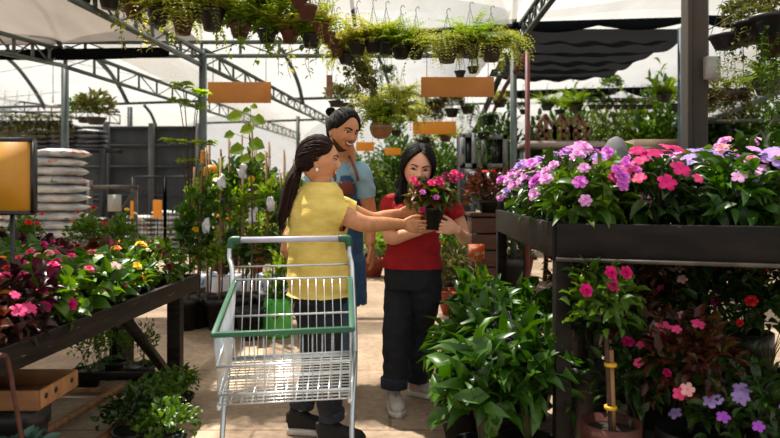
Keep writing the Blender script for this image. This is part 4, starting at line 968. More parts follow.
def fernm(seed, n, L, droop=1.0, lf=.035, k=13, w=.32, rise=.9):
    """arching fronds with paired leaflets"""
    r = rs(seed); B_, D_, U_, LL = [], [], [], []
    for i in range(n):
        a = r.rand()*6.28; e = rise*(.25+.9*r.rand()); Ln = L*(.6+.5*r.rand())
        h = V(math.cos(a), math.sin(a), 0); s = V(-h[1], h[0], 0); p = h*.02; ang = e
        for j in range(k):
            t = j/k; d = h*math.cos(ang)+V(0, 0, 1)*math.sin(ang); p = p+d*Ln/k; ang -= droop*(.10+.16*t)*(.7+.6*r.rand())
            q = lf*(1.15-t*.8)*(.8+.4*r.rand())
            for sg in (-1, 1):
                B_.append(p); D_.append(s*sg*.9+d*.55+r.normal(size=3)*.12); U_.append(V(0, 0, 1)+h*.3); LL.append(q)
    m = MB(); LL = np.array(LL); m.leaves(B_, D_, U_, LL, LL*w, 'dia', .15, .1); return m
def vinem(seed, n, L, lf=.04, k=12, spread=.12, w=.7):
    """hanging trailing stems with leaves"""
    r = rs(seed); m = MB(); B_, D_, LL = [], [], []
    for i in range(n):
        a = r.rand()*6.28; q = spread*(.5+.6*r.rand()); Ln = L*(.35+.75*r.rand())
        pts = [V(0, 0, .02), V(q*.7*math.cos(a), q*.7*math.sin(a), .04), V(q*math.cos(a), q*math.sin(a), -.06*Ln)]
        for j in range(1, 4): pts.append(V(q*math.cos(a)+r.normal()*.02, q*math.sin(a)+r.normal()*.02, -Ln*j/3))
        c = curve(pts, 4); m.tube(c, .0018, 4)
        for j in range(k):
            p = c[int(len(c)*(.15+.85*j/k))]; b = r.rand()*6.28; B_.append(p); D_.append(V(math.cos(b), math.sin(b), -.5+.5*r.rand())); LL.append(lf*(.6+.7*r.rand()))
    LL = np.array(LL); m.leaves(B_, D_, (0, 0, 1), LL, LL*w, 'leaf', .3, .15); return m
def flowerm(kind='five', r=.022, seed=0):
    q = rs(seed); m = MB()
    if kind == 'five': n, W, rings = 5, .95, 1
    elif kind == 'double': n, W, rings = 6, .9, 3
    elif kind == 'daisy': n, W, rings = 13, .35, 1
    for k in range(rings):
        a = np.arange(n)*2*math.pi/n+k*.6; el = .12+.5*k
        d = np.stack([np.cos(a)*math.cos(el), np.sin(a)*math.cos(el), np.full(n, math.sin(el))], 1)
        L = r*(1-.22*k); m.leaves(d*.001+V(0, 0, .001*k), d, (0, 0, 1), L*(1+.1*q.rand(n)), L*W*1.05, 'petal' if kind != 'daisy' else 'leaf', .12, .06)
    return m
def mk(m, name, mt, smooth=False):
    me = m.mesh(name, (0, 0, 0), smooth); me.materials.append(mt); return me
def child(name, me, parent, loc=(0, 0, 0), rot=(0, 0, 0), sc=1, label=None):
    o = bpy.data.objects.new(name, me); COL.objects.link(o); o.parent = parent; o.location = loc; o.rotation_euler = rot
    o.scale = (sc, sc, sc) if np.isscalar(sc) else sc
    if label: o['label'] = label
    return o
FLW = {}
def fmesh(kind, r, mt):
    k = (kind, r, mt.name)
    if k not in FLW: FLW[k] = [mk(flowerm(kind, r, i), 'flower', mt) for i in range(2)]
    return rnd.choice(FLW[k])
def flowers(parent, n, rx, zc, rz, kind, r, mts, seed=0, upb=.6, face_cam=.3, name='flower'):
    q = random.Random(seed)
    for i in range(n):
        a = q.uniform(0, 6.28); e = q.uniform(-.1, 1.35); d = Vector((math.cos(a)*math.cos(e), math.sin(a)*math.cos(e), math.sin(e)))
        p = Vector((d.x*rx, d.y*rx, zc+d.z*rz))*1.0; nrm = (d+Vector((q.uniform(-.3, .3), q.uniform(-.3, .3)-face_cam, upb))).normalized()
        child(name, fmesh(kind, r, q.choice(mts)), parent, p, nrm.to_track_quat('Z', 'Y').to_euler(), q.uniform(.65, 1.15))
def plant(name, loc, label, cat, fol, folm, potr=0, poth=0, potmt=None, rz=None, sc=1, group=None, stems=None, z=None):
    t = thing(name, loc, label, cat, group); zz = poth*.9 if z is None else z
    rz = rnd.uniform(0, 6.28) if rz is None else rz
    if potr: child('pot', POT(potr, poth, potmt), t)
    f = child('foliage', fol, t, (0, 0, zz), (0, 0, rz), sc)
    if stems: child('stems', stems, t, (0, 0, zz), (0, 0, rz), sc)
    return t, zz
PT = {}
def POT(r, h, mt):
    k = (r, h, mt.name)
    if k not in PT:
        PT[k] = mk(potmesh(r, h), 'pot', mt)
    return PT[k]
# ---------------- right table: impatiens
imp = [mk(bushm(s, .235, .19, 280, .095, .040, 'leaf', .15, .35, .35, .4, .13), 'foliage', m_) for s, m_ in ((1, G_mid), (2, G_dark), (3, G_glos), (4, G_bron))]
ims = mk(stemsm(5, .18, .22, 10), 'stems', stemm)
spots = []
for r_, Y in enumerate((2.96, 3.30, 3.66, 4.04, 4.42)):
    x = .90+.02*r_
    while x < .62*Y+.12:
        yy = Y-(.12*(x-.9) if r_ < 2 else 0); spots.append((x, yy, r_)); x += .30
rowname = ['front row', 'second row', 'third row', 'fourth row', 'back row']; cnt = {}
cols_ = {'pink': ([PK, PK, PP], 'orchid pink'), 'pale': ([PP, PP, PL], 'pale pink'), 'violet': ([PV, PK, PV], 'violet pink'), 'mag': ([PM, PM, PH], 'magenta'), 'coral': ([PC, PC, PP], 'coral'), 'lil': ([PL, PP, PL], 'lilac white')}
for i, (x, y, r_) in enumerate(spots):
    sx = CX+x*F/y; j = cnt.get(r_, 0); cnt[r_] = j+1
    if sx > 725 and r_ > 0: c = 'coral'
    elif sx > 655 and r_ < 2: c = 'mag' if r_ == 0 and sx < 715 else 'lil'
    elif r_ == 0: c = ['pink', 'pale', 'violet', 'mag', 'lil'][j % 5]
    else: c = ['pink', 'pale', 'pink', 'pale', 'pink'][(j+r_) % 5]
    mts, cn = cols_[c]; fm = imp[3] if c == 'mag' and 0 else imp[(i*7) % 3]
    t, z = plant('potted_impatiens', (x, y, 1.06), '%s flowering impatiens, plant %s from left in the %s of the right table' % (cn, ordn[j].replace('bottom', 'first'), rowname[r_]), 'flowering plant',
                 fm, None, .085, .12, black, stems=ims, sc=(1, 1, 1.0+.1*(r_ % 2)+(.35 if c == 'coral' else 0)))
    up_ = .10 if c == 'coral' else 0
    flowers(t, 26 if r_ == 0 else (26 if c == 'coral' else 38), .245, .24+up_, .23, 'double' if c in ('pink', 'pale', 'coral') else 'five', .036, mts, i+50, .7, .5)
# big green leaf drooping over the rim and white bud
# ---------------- left table: bedding plants
bed = [mk(bushm(s, .19, .15, int(n*1.35), L*1.1, W*1.1, 'leaf', .25, .3, .3, .35, .08), 'foliage', m_) for s, n, L, W, m_ in
       ((11, 200, .05, .038, G_mid), (12, 190, .05, .028, G_mid), (13, 180, .06, .05, G_mid), (14, 190, .05, .030, G_bron), (15, 200, .05, .026, G_purp), (16, 240, .042, .022, G_mid), (17, 150, .07, .05, G_glos))]
bs = [(-1.55, 2.44, 3, [PH, PH], 'pink-red begonia with bronze leaves at the near left edge of the bed'), (-1.60, 2.64, 4, [PR, PH], 'purple-leaved plant with red flowers beside the bronze begonia'),
      (-1.84, 2.66, 3, [PY, PD], 'bronze plant with tiny yellow blooms at the lower left frame edge')]
names = [(3, [PD, PM], 'bronze-leaved plant with crimson flowers'), (0, [PO, PR], 'green plant with orange-red flowers'), (2, [PH, PM], 'broad-leaved geranium with hot pink flowers'), (4, [PD, PM], 'dark purple-leaved plant'), (5, [PO, PY], 'fine-leaved plant with orange and yellow flowers'),
         (1, [PM, PD], 'light green plant with magenta flowers'), (6, [PH, PC], 'glossy plant with pink flowers'), (5, [PY, PW], 'fine-leaved plant with yellow and cream flowers')]
rows = [2.84, 3.10, 3.36, 3.62, 3.88, 4.14]; rn = ['second', 'third', 'fourth', 'fifth', 'sixth', 'seventh']
for ri, Y in enumerate(rows):
    x = -1.56+.0*ri; j = 0
    while x > -.60*Y-.22:
        k = (j*3+ri*5+1) % 8
        if j == 0: k = [2, 2, 6, 4, 7, 5][ri]
        if ri >= 4 and j > 2: k = 3 if j % 2 else 1
        bs.append((x, Y, names[k][0], names[k][1], '%s, %s row from front, %s from the walkway edge' % (names[k][2], rn[ri], ordn[j].replace('bottom', 'first')))); x -= .255; j += 1
for i, (x, y, k, mts, lab) in enumerate(bs):
    t, z = plant('bedding_plant', (x, y, .665), lab, 'flowering plant', bed[k], None, .07, .09, black, sc=1.08+.15*((i*5) % 3))
    flowers(t, 13 if k != 4 else 6, .18, .18, .17, 'double' if i % 2 else 'five', .026, mts, i+200, .8, .4)
# rose-like plants on saucer at the far end
ros = mk(bushm(21, .17, .20, 260, .045, .028, 'leaf', .3, .2, .25, .3), 'foliage', G_mid)
for x, y, lab, mts in ((-1.98, 4.78, 'bushy potted rose with cream flower on a saucer beyond the left table', [PW, PY]), (-2.28, 4.9, 'bushy potted plant with red blooms beyond the left table', [PR, PO]), (-2.7, 4.8, 'leafy potted plant with orange blooms left of the two bushy ones', [PO, PR])):
    t, z = plant('potted_rose', (x, y, .705), lab, 'flowering plant', ros, None, .09, .13, black, stems=ims)
    child('saucer', mk(MB().lathe([(.10, 0), (.13, .008), (.135, .022), (.12, .022), (.11, .01)], n=22), 'saucer', terra), t); t.location[2] = .72
    flowers(t, 5, .16, .30, .18, 'double', .026, mts, int(y*100+x*37), .8, .3)
st_ = thing('back_bench', (-2.6, 4.85, 0), 'low dark bench behind the left table carrying the saucers', 'bench')
MB().box((-2.50, 4.85, .70), (1.35, .42, .035)).build('bench_top', woodblk, st_)
for x in (-3.05, -2.0): MB().box((x, 4.85, .34), (.06, .3, .68)).build('leg', woodblk, st_)
# ---------------- floor plants mid right (large glossy leaves)
big = [mk(bushm(s, .25, .36, 190, .15, .072, 'leaf', .15, .35, .45, .35, .42), 'foliage', G_glos) for s in (31, 32)]
bst = mk(stemsm(33, .24, .7, 12, .006), 'stems', stemm)
for i, (x_, Y, h, lab) in enumerate(((482, 2.9, .88, 'large glossy-leaved plant nearest the camera left of the right table leg'), (528, 2.95, .95, 'large glossy-leaved plant against the right table front leg'), (462, 3.5, .86, 'large glossy-leaved plant beside the white sneaker'),
                                     (500, 3.35, 1.05, 'large glossy-leaved plant in the middle of the leafy clump'), (480, 4.0, 1.05, 'large glossy-leaved plant at the back of the clump below the picture card'), (530, 3.8, 1.0, 'large glossy-leaved plant in shade under the table edge'))):
    t, z = plant('leafy_shrub', (px(x_, Y), Y, 0), lab, 'shrub', big[i % 2], None, .13, .20, black, stems=bst, sc=(.85, .85, h-.13), z=.14)
    if i in (3, 4, 1):
        for k in range(3): child('flower_spike', mk(vinem(k+i, 1, -.22, .012, 22, .01), 'flower_spike', petal('petal_purple', '7c5a9a', '5a3a78')), t, (rnd.uniform(-.12, .12), rnd.uniform(-.12, 0), .62), (0, 0, 0))
slim = mk(bushm(35, .12, .16, 90, .11, .028, 'leaf', .9, .1, .25, .1), 'foliage', G_bri)
for x_, Y, z_, lab in ((487, 5.2, .40, 'young bright green sapling in front of the brown crate'), (476, 4.6, .55, 'light green seedling above the glossy clump')):
    plant('seedling', (px(x_, Y), Y, 0), lab, 'plant', slim, None, .10, z_, black)
# picture card among the plants
t = thing('picture_card', P(477, 262, 4.6), 'printed card with an orange flower picture among the plants', 'card')
c = P(476.5, 253, 4.6); MB().box(c, (.115, .006, .125)).build('card', mat('card_print', 'd8a888', 'd2581e', 26, .5, lo=.45, hi=.5), t)
MB().bar(c-V(0, -.006, .06), V(c[0], 4.61, 0), .012).build('stake', cane, t)
# ---------------- under the right table
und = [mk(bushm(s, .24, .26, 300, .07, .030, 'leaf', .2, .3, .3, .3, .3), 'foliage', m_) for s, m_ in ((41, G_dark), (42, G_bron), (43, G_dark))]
ub_ = [(640, 2.9, [PC, PM], 'coral'), (690, 2.75, [PC, PH], 'pink'), (742, 2.6, [PL, PL, PV], 'lilac'), (590, 3.4, [PM, PD], 'magenta'), (650, 3.3, [PM, PC], 'rosy'), (710, 3.1, [PC, PH], 'salmon'), (770, 2.95, [PR, PM], 'red and pink'),
       (580, 4.2, [PD, PM], 'crimson'), (630, 4.1, [PD], 'dark crimson'), (690, 3.8, [PM, PD], 'deep magenta'), (745, 3.5, [PC, PM], 'rose pink')]
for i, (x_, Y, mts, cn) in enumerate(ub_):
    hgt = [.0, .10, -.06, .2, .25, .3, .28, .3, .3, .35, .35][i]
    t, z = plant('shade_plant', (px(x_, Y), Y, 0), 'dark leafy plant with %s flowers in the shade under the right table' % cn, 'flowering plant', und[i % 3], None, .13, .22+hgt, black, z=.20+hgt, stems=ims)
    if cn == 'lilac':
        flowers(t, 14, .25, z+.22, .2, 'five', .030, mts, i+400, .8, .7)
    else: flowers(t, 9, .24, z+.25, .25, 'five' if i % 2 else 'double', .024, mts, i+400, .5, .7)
Yp = 2.72; xp = px(611, Yp)
t = thing('standard_tree', (xp, Yp, 0), 'small standard tree with staked stem in a terracotta pot under the right table', 'potted tree')
child('pot', POT(.115, .36, terrad), t); child('soil', mk(MB().lathe([(.001, .325), (.105, .325), (.105, .31)], n=20), 'soil', soil), t)
stm = child('stem', mk(MB().tube(curve([(0, 0, .3), (-.01, 0, .5), (-.02, 0, .72)], 4), .010, 8), 'stem', bark), t); sk = child('stake', mk(MB().tube([(.012, .0, .3), (0, 0, .66)], .011, 8), 'stake', cane), t)
for z_ in (.42, .60): child('yellow_tie', mk(MB().lathe([(.026, -.007), (.026, .007)], (-.002, 0, z_), 14), 'yellow_tie', mat('yellow_tape', 'd1a21c')), t)
child('foliage', mk(bushm(45, .19, .20, 300, .06, .03, 'leaf', .2, .3, .3, .2, .0), 'foliage', G_mid), t, (-.03, .02, .86))
for i, (dx, dz) in enumerate(((-.04, 1.00), (-.03, .95), (.02, 1.0), (-.14, .93))): child('flower', fmesh('double', .026, PM), t, (dx, -.12, dz), (1.2, 0, .2))
tag(MB().box((px(556, 2.95), 2.95, .03), (.30, .10, .035)).build('plank', cane, origin=(px(556, 2.95), 2.95, 0)), 'short pale plank on the floor behind the front table leg', 'plank')
# ---------------- under the left table
ivy = [mk(bushm(s, .20, .13, 330, .040, .028, 'leaf', .3, .1, .3, .4), 'foliage', m_) for s, m_ in ((51, G_mid), (52, G_dark))]
twig = mk(MB().merge(bushm(54, .16, .20, 200, .03, .014, 'leaf', .8, .0, .2, .2)).merge(vinem(55, 9, -.30, .03, 14, .10)), 'foliage', G_mid)
for x_, Y, k, s_, lab in ((176, 3.9, 0, .85, 'ivy-like plant at the foot of the left table leg'), (152, 3.6, 0, .95, 'ivy-like plant in the light in front of the table leg'), (134, 3.35, 1, .95, 'dark creeping plant at the bottom edge under the left table'), (165, 3.25, 0, .9, 'ivy-like plant at the bottom edge of the photo')):
    plant('ground_ivy', (px(x_, Y), Y, 0), lab, 'plant', ivy[k], None, .10, .10, black, sc=s_)
for x_, Y, lab in ((88, 4.4, 'twiggy upright plant in the sun behind the crate'), (112, 4.6, 'twiggy upright plant left of the table brace'), (140, 4.5, 'twiggy upright plant between the brace and the table leg')):
    plant('twiggy_plant', (px(x_, Y), Y, 0), lab, 'plant', twig, None, .10, .12, black)
suc = mk(bushm(57, .12, .07, 60, .085, .045, 'leaf', .5, 0, .1, .1), 'foliage', G_blue)
plant('blue_succulent', (px(22, 2.5), 2.5, 0), 'blue-green leafy plant in the bottom left corner', 'plant', suc, None, .10, .30, black)
# ---------------- saplings with canes
blueb = mat('blue_white_bag', 'd6dbe2', '3a62b0', 5, .4, lo=.52, hi=.56); grnb = mat('green_bag', '3fae3a', '5cc44a', 5, .4)
leafS = [mk(MB().merge(bushm(61, .13, .35, 110, .085, .04, 'leaf', .4, .3, .3, .1, .0)), 'foliage', G_mid), mk(bushm(62, .12, .3, 120, .06, .03, 'leaf', .5, .3, .3, .1, .0), 'foliage', G_bri), mk(bushm(63, .14, .34, 90, .10, .05, 'leaf', .3, .3, .3, .1, .0), 'foliage', G_glos)]
def growbag(r, h, s): 
    m = MB(); q = rs(s); rg = []
    for z_, k in ((0, .95), (.05*h, 1.05), (.5*h, 1.08), (.85*h, 1.0), (h, .9), (h*.98, .84), (h*.88, .82)):
        an = np.arange(18)*2*math.pi/18; rr_ = r*k*(1+.05*np.sin(an*3+s)+.04*q.rand(18)); rg.append(np.stack([rr_*np.cos(an), rr_*np.sin(an), np.full(18, z_)], 1))
    return m.rings(rg)
gb = [mk(growbag(.13, .34, 1), 'grow_bag', blueb, True), mk(growbag(.12, .36, 2), 'grow_bag', grnb, True)]
ribb = mat('blue_tie', '2c5aa8')
sap = [(186, 6.2, 1.2, 'b', 2), (197, 6.3, 1.55, 'b', 0), (208, 6.4, 1.75, 'b', 1), (219, 6.2, 1.65, 'b', 0), (231, 6.5, 1.85, 'b', 2), (243, 6.3, 1.6, 'b', 1), (255, 6.5, 2.0, 'b', 0), (269, 6.3, 1.7, 'b', 1), (281, 6.4, 1.5, 'b', 2), (277, 5.9, .75, 'g', 1),
       (192, 7.6, 1.6, 'w', 1), (206, 7.8, 1.9, 'w', 2), (222, 7.5, 1.8, 'w', 0), (238, 7.8, 2.0, 'w', 1), (253, 7.6, 1.8, 'w', 2), (268, 7.7, 1.9, 'w', 0), (284, 7.6, 1.8, 'w', 1), (295, 7.8, 1.7, 'w', 2)]
cp = {'b': ('black pot', 'front row'), 'g': ('bright green bag', 'very front'), 'w': ('blue-white grow bag', 'back row')}; ct = {}
for i, (x_, Y, h, k, l_) in enumerate(sap):
    j = ct.get(k, 0); ct[k] = j+1
    t = thing('staked_sapling', (px(x_, Y), Y, 0), ('staked sapling in a %s, %s from left in the %s' % (cp[k][0], ordn[j].replace('bottom', 'first'), cp[k][1])) if k != 'g' else 'short sapling in a bright green bag seen through the trolley', 'sapling')
    if k == 'b': child('pot', POT(.13, .30, black), t)
    else: child('grow_bag', gb[0 if k == 'w' else 1], t)
    lean = rnd.uniform(-.05, .05)
    child('cane', mk(MB().tube([(0, 0, .05), (lean, rnd.uniform(-.03, .03), h)], .011, 7), 'cane', cane), t)
    child('stem', mk(MB().tube(curve([(.02, 0, .2), (.04, 0, h*.5), (lean+.01, 0, h*.98)], 4), np.linspace(.008, .003, 9), 6), 'stem', bark), t)
    for z_ in (.5, .75): child('tie', mk(MB().lathe([(.022, -.008), (.022, .008)], (lean*z_+.008, 0, h*z_), 10), 'tie', ribb), t)
    child('foliage', leafS[l_], t, (lean*.6, 0, h*.72), (0, 0, rnd.uniform(0, 6)), (1.15, 1.15, 1.2))
    child('foliage', leafS[(l_+1) % 3], t, (lean*.4, -.03, h*.42), (0, 0, rnd.uniform(0, 6)), (1.0, 1.0, .75))
    if i % 3 == 0: flowers(t, 4, .12, h*.72, .25, 'double', .04, [PY, PW, PO][i % 2:i % 2+1], i+600, .2, .7)
# white plastic-wrapped plants (labels)
for i, (x_, y_, Y) in enumerate(((243, 178, 6.1), (222, 188, 6.1), (271, 210, 6.1), (206, 232, 6.0), (253, 222, 6.2))):
    c = P(x_, y_, Y); m = growbag(.05, .15, i+5); o = m.xform(lambda v: np.array([p*V(.5, .5, .8)+.045*np.array(noise.noise_vector(Vector(p*16+i))) for p in v])+c).build('plant_sleeve', mat('clear_white_plastic', 'dfe2e6', 'c3c8cf', 8, .3), smooth=True, origin=c)
    tag(o, 'crumpled white plastic sleeve tied on a sapling, %s' % ['highest of the five', 'second highest', 'just above the trolley handle, right', 'lowest, at left', 'left of the woman\'s hand'][i], 'plastic sleeve')
# big round-leaved sapling
t = thing('round_leaved_sapling', (px(250, 5.8), 5.8, 0), 'tall sapling with large round bright leaves below the biggest orange sign', 'sapling')
child('pot', POT(.12, .28, black), t); child('stem', mk(MB().tube(curve([(0, 0, .2), (.02, 0, 1.0), (-.01, 0, 1.95)], 5), np.linspace(.012, .004, 11), 7), 'stem', bark), t)
lv = [(-14, 117, .13), (-2, 130, .12), (8, 121, .12), (-20, 136, .09), (-12, 150, .13), (6, 145, .14), (-4, 160, .10), (10, 158, .09), (-3, 112, .07), (4, 108, .06)]
m = MB(); bb, dd = [], []
for dx, y_, L in lv:
    p = P(250+dx, y_, 5.8)-V(px(250, 5.8), 5.8, 0); side = 1 if dx > 0 else -1
    m.leaves([p-V(side*L*.5, 0, -.02)], [V(side, -.25, -.25)], V(.2*side, -1, .5), L*1.15, L*1.1, 'leaf', .15, .1); m.tube([(0, 0, p[2]-.03), p-V(side*L*.5, 0, -.02)], .0025, 5)
child('foliage', mk(m, 'foliage', G_bri), t)
# tall shrub with arching branches by the left post
t = thing('arching_shrub', (px(190, 6.9), 6.9, 0), 'tall leafy shrub with arching branches in front of the tall left post', 'shrub')
child('pot', POT(.15, .3, black), t); m = MB(); B_, D_, L_ = [], [], []; q = rs(70)
for tip in (P(180, 84, 6.9), P(204, 92, 6.9), P(175, 100, 6.9), P(198, 105, 6.9), P(172, 140, 6.9), P(207, 142, 6.9), P(188, 160, 6.9)):
    tp_ = tip-V(px(190, 6.9), 6.9, 0); c = curve([(0, 0, .25), (tp_[0]*.1, 0, tp_[2]*.6), (tp_[0]*.6, 0, tp_[2]*.95), tp_], 6); m.tube(c, np.linspace(.009, .003, len(c)), 6)
    for k in range(17):
        p = c[int(len(c)*(.72+.27*k/17))]; a = q.rand()*6.28; B_.append(p); D_.append(V(math.cos(a), math.sin(a), .2)); L_.append(.125*(.7+.6*q.rand()))
child('branches', mk(m, 'branches', bark), t); m = MB(); L_ = np.array(L_); m.leaves(B_, D_, (0, 0, 1), L_, L_*.42); child('foliage', mk(m, 'foliage', G_bri), t)
# ================================================================ hanging plants
fern = [mk(fernm(81, 44, .36, .50, .062, 14, .42, 1.15), 'foliage', G_fern), mk(fernm(82, 46, .40, .62, .062, 14, .42, 1.2), 'foliage', G_yel), mk(fernm(83, 54, .38, .45, .058, 14, .42, 1.25), 'foliage', G_bri)]
fernD = mk(fernm(84, 60, .50, .85, .062, 15, .42, 1.1), 'foliage', G_fern)
airy = [mk(MB().merge(fernm(85, 34, .36, .42, .07, 10, .42, 1.25)).merge(vinem(86, 7, .30, .04, 9, .12)), 'foliage', G_yel), mk(MB().merge(fernm(87, 34, .34, .40, .07, 10, .42, 1.3)).merge(vinem(88, 5, .22, .04, 8, .10)), 'foliage', G_bri)]
trail = [mk(vinem(91, 18, .45, .04, 16, .15), 'foliage', G_mid), mk(MB().merge(vinem(92, 22, .30, .05, 14, .14)).merge(bushm(93, .15, .10, 90, .06, .025)), 'foliage', G_oliv), mk(vinem(94, 14, .70, .045, 22, .12), 'foliage', G_mid)]
round_ = [mk(bushm(95, .17, .13, 240, .055, .028, 'leaf', .3, .2), 'foliage', G_mid), mk(bushm(96, .17, .13, 240, .06, .025, 'leaf', .3, .2), 'foliage', G_oliv)]
brownp = mat('brown_plastic', '4e2b22', '3b2019', 9, .55)
HN = {}
def hanger(r, h, H_):
    k = (r, h, round(H_, 2))
    if k not in HN:
        m = MB()
        for a in (0.3, 2.4, 4.5): m.tube([(r*math.cos(a), r*math.sin(a), h), (0, 0, h+H_)], .0022, 4)
        m.tube(curve([(0, 0, h+H_), (0, 0, h+H_+.03), (.018, 0, h+H_+.05), (.03, 0, h+H_+.03)], 4), .003, 5)
        HN[k] = mk(m, 'hanger', dsteel)
    return HN[k]
def hang(x, y, Y, r, h, pm_, fol, sc, lab, cat='hanging plant', name='hanging_plant', hh=.32, tilt=0, dz=0):
    """x, y: middle of the pot in the photo"""
    p = P(x, y, Y); p[2] -= h/2
    if fol is not None: sc = sc*(1.45 if Y < 5.5 and x < 320 else 1.0 if x > 700 else 1.3 if Y < 6 and fol is not fernD else 1.12)
    t = thing(name, p, lab, cat)
    o = child('pot', POT(r, h, pm_), t, (0, 0, 0), (0, tilt, 0)); child('hanger', hanger(r, h, hh), t)
    if fol is not None: child('foliage', fol, t, (0, 0, h*.9+dz), (0, 0, rnd.uniform(0, 6.28)), sc)
    return t
L = [ # row across the top left
 (82, -6, 5.2, .085, .13, black, fern[1], .6, 'hanging fern in black pot, cut by the top edge, leftmost of the top row'),
 (109, 0, 5.2, .085, .14, black, fern[1], .75, 'hanging yellow-green fern in black pot, second from left of the top row'),
 (134, 11, 5.3, .08, .12, brownp, airy[0], .9, 'hanging plant in small brown pot near the top left truss'),
 (158, 17, 5.2, .085, .14, black, fern[1], .85, 'hanging fern in black pot where the slanting truss passes'),
 (183, 26, 5.3, .085, .14, brownp, fernD, .85, 'drooping yellow-green fern in brown pot right of the slanting truss'),
 (212, 20, 5.2, .095, .17, black, fern[1], .9, 'hanging fern in the largest black pot of the top left row'),
 (240, 31, 5.3, .085, .11, brownp, airy[1], .95, 'airy hanging plant in brown pot, right of the largest black pot'),
 (267, 37, 5.4, .08, .10, black, airy[1], .95, 'airy hanging plant in low black pot above the biggest sign'),
 (290, 37, 5.4, .075, .10, terrad, airy[0], .9, 'hanging plant in terracotta pot right above the sign corner'),
 (311, 41, 5.4, .08, .11, black, airy[1], .85, 'hanging plant in black pot left of the terracotta pot string'),
 (264, 2, 5.3, .08, .10, black, airy[1], .8, 'hanging plant in black pot at the top edge above the left sign'),
 (284, -2, 5.4, .07, .10, black, airy[0], .7, 'hanging plant cut by the top edge, right of the other one'),
 # string of terracotta pots
 (299, 1, 5.0, .07, .10, terrad, None, 1, 'empty terracotta pot at the top edge, first of the descending string'),
 (307, 13, 5.05, .075, .11, terrad, None, 1, 'large empty terracotta pot, second of the descending string'),
 (321, 29, 5.2, .06, .09, terrad, airy[0], .5, 'terracotta pot with sparse plant, third of the descending string'),
 (328, 38, 5.4, .06, .09, terrad, None, 1, 'empty terracotta pot, fourth of the descending string'),
 (333, 44, 5.6, .055, .08, terrad, None, 1, 'empty terracotta pot, fifth of the descending string'),
 (337, 53, 5.8, .055, .08, terrad, airy[0], .5, 'terracotta pot, lowest of the descending string'),
 (346, 59, 5.9, .075, .09, black, fernD, .7, 'black hanging pot just below the terracotta string'),
 # row right of it
 (357, 49, 5.7, .08, .11, black, fern[1], .75, 'fern in black pot, first of the row above the man'),
 (373, 47, 5.7, .075, .10, black, fern[1], .7, 'fern in black pot, second of the row above the man'),
 (386, 49, 5.7, .08, .10, black, fern[2], .75, 'fern in black pot, third of the row above the man'),
 (401, 53, 5.7, .08, .10, black, fern[2], .7, 'fern in black pot, fourth of the row above the man'),
 (416, 54, 5.7, .07, .09, black, fern[1], .65, 'fern in black pot, rightmost of the row above the man'),
 # big pair at centre
 (447, 57, 5.6, .09, .10, black, fernD, .85, 'large drooping fern, left one above the brown sign'),
 (470, 51, 5.6, .09, .11, black, fern[2], .85, 'dense fern in the middle above the brown sign'),
 (491, 55, 5.6, .09, .11, black, fernD, .85, 'large drooping fern, right one above the brown sign'),
 (460, 74, 5.9, .05, .055, black, None, 1, 'small empty black pot hanging above the brown sign, left'),
 (473, 70, 5.9, .05, .06, black, None, 1, 'small empty black pot hanging above the brown sign, right'),
 # trailing bits above the man
 (360, 67, 6.2, .06, .08, brownp, trail[1], .9, 'trailing plant in small brown pot above the man\'s head'),
 (366, 84, 6.8, .06, .08, brownp, trail[1], .8, 'lower trailing plant in brown pot right of the upright sign'),
 (388, 70, 7.2, .05, .06, black, trail[0], .6, 'small trailing plant below the fern row'),
 # middle distance
 (402, 101, 8.5, .09, .12, black, fernD, 1.0, 'drooping fern beside the round wicker basket'),
 (435, 106, 9.5, .10, .12, brownp, trail[1], 1.1, 'trailing plant hanging under the brown sign, left'),
 (452, 113, 9.5, .10, .12, black, round_[1], 1.1, 'round hanging plant left of the trailing dark one'),
 (468, 110, 9.5, .10, .11, black, trail[0], .9, 'dark trailing plant under the brown sign, right'),
 (490, 120, 9.0, .11, .14, black, trail[0], 1.0, 'dark round hanging pot below the brown sign corner'),
 (500, 104, 10, .10, .10, black, fern[0], .8, 'small hanging fern at the slanting brace'),
 (523, 112, 9.5, .05, .07, black, round_[0], .5, 'small plant in black pot hanging left of the red post'),
 (547, 108, 11, .10, .08, black, fern[2], .9, 'hanging fern above the wooden frames, left'),
 (576, 108, 11, .12, .10, black, fern[2], 1.1, 'big hanging fern above the wooden frames'),
 (560, 112, 12, .10, .08, black, round_[0], 1.0, 'round hanging plant behind the wooden frames'),
 (664, 98, 9.0, .10, .10, black, fern[2], .9, 'bright hanging fern left of the blue-grey post'),
 (678, 107, 9.5, .09, .09, black, round_[0], .9, 'hanging plant beside the blue-grey post'),
 (372, 112, 9, .09, .09, black, fern[1], 1.0, 'hanging fern behind the round basket planter, upper'),
 (412, 118, 10, .09, .10, black, fern[0], 1.1, 'hanging fern left of the bright orange sign'),
 (424, 143, 11, .10, .10, black, trail[1], 1.1, 'trailing plant under the bright orange sign'),
 (446, 139, 11.5, .10, .10, brownp, fern[0], 1.1, 'hanging fern under the right end of the bright orange sign'),
 (396, 133, 12, .10, .10, black, round_[0], 1.2, 'round hanging plant between the basket planter and the young woman'),
 (512, 132, 9.3, .09, .10, black, trail[2], .8, 'long trailing vine over the right glass panel unit'),
 (484, 136, 8.4, .08, .10, black, trail[2], .7, 'long trailing vine between the two glass panel units'),
 (612, 92, 13, .10, .10, black, round_[0], 1.2, 'round hanging plant under the far dark swags'),
 (336, 104, 9.0, .10, .08, black, round_[1], 1.0, 'hanging plant beside the man\'s hair bun'),
 (347, 107, 9.6, .12, .10, black, round_[0], 1.2, 'dense green hanging plant above the man\'s forehead'),
 (96, 121, 11.5, .17, .12, black, round_[1], 2.0, 'wide bushy hanging plant above the dark fence'),
 (84, 120, 11.7, .12, .10, black, round_[0], 1.6, 'bushy hanging plant left of the wide one above the fence'),
]
for e in L: hang(*e)
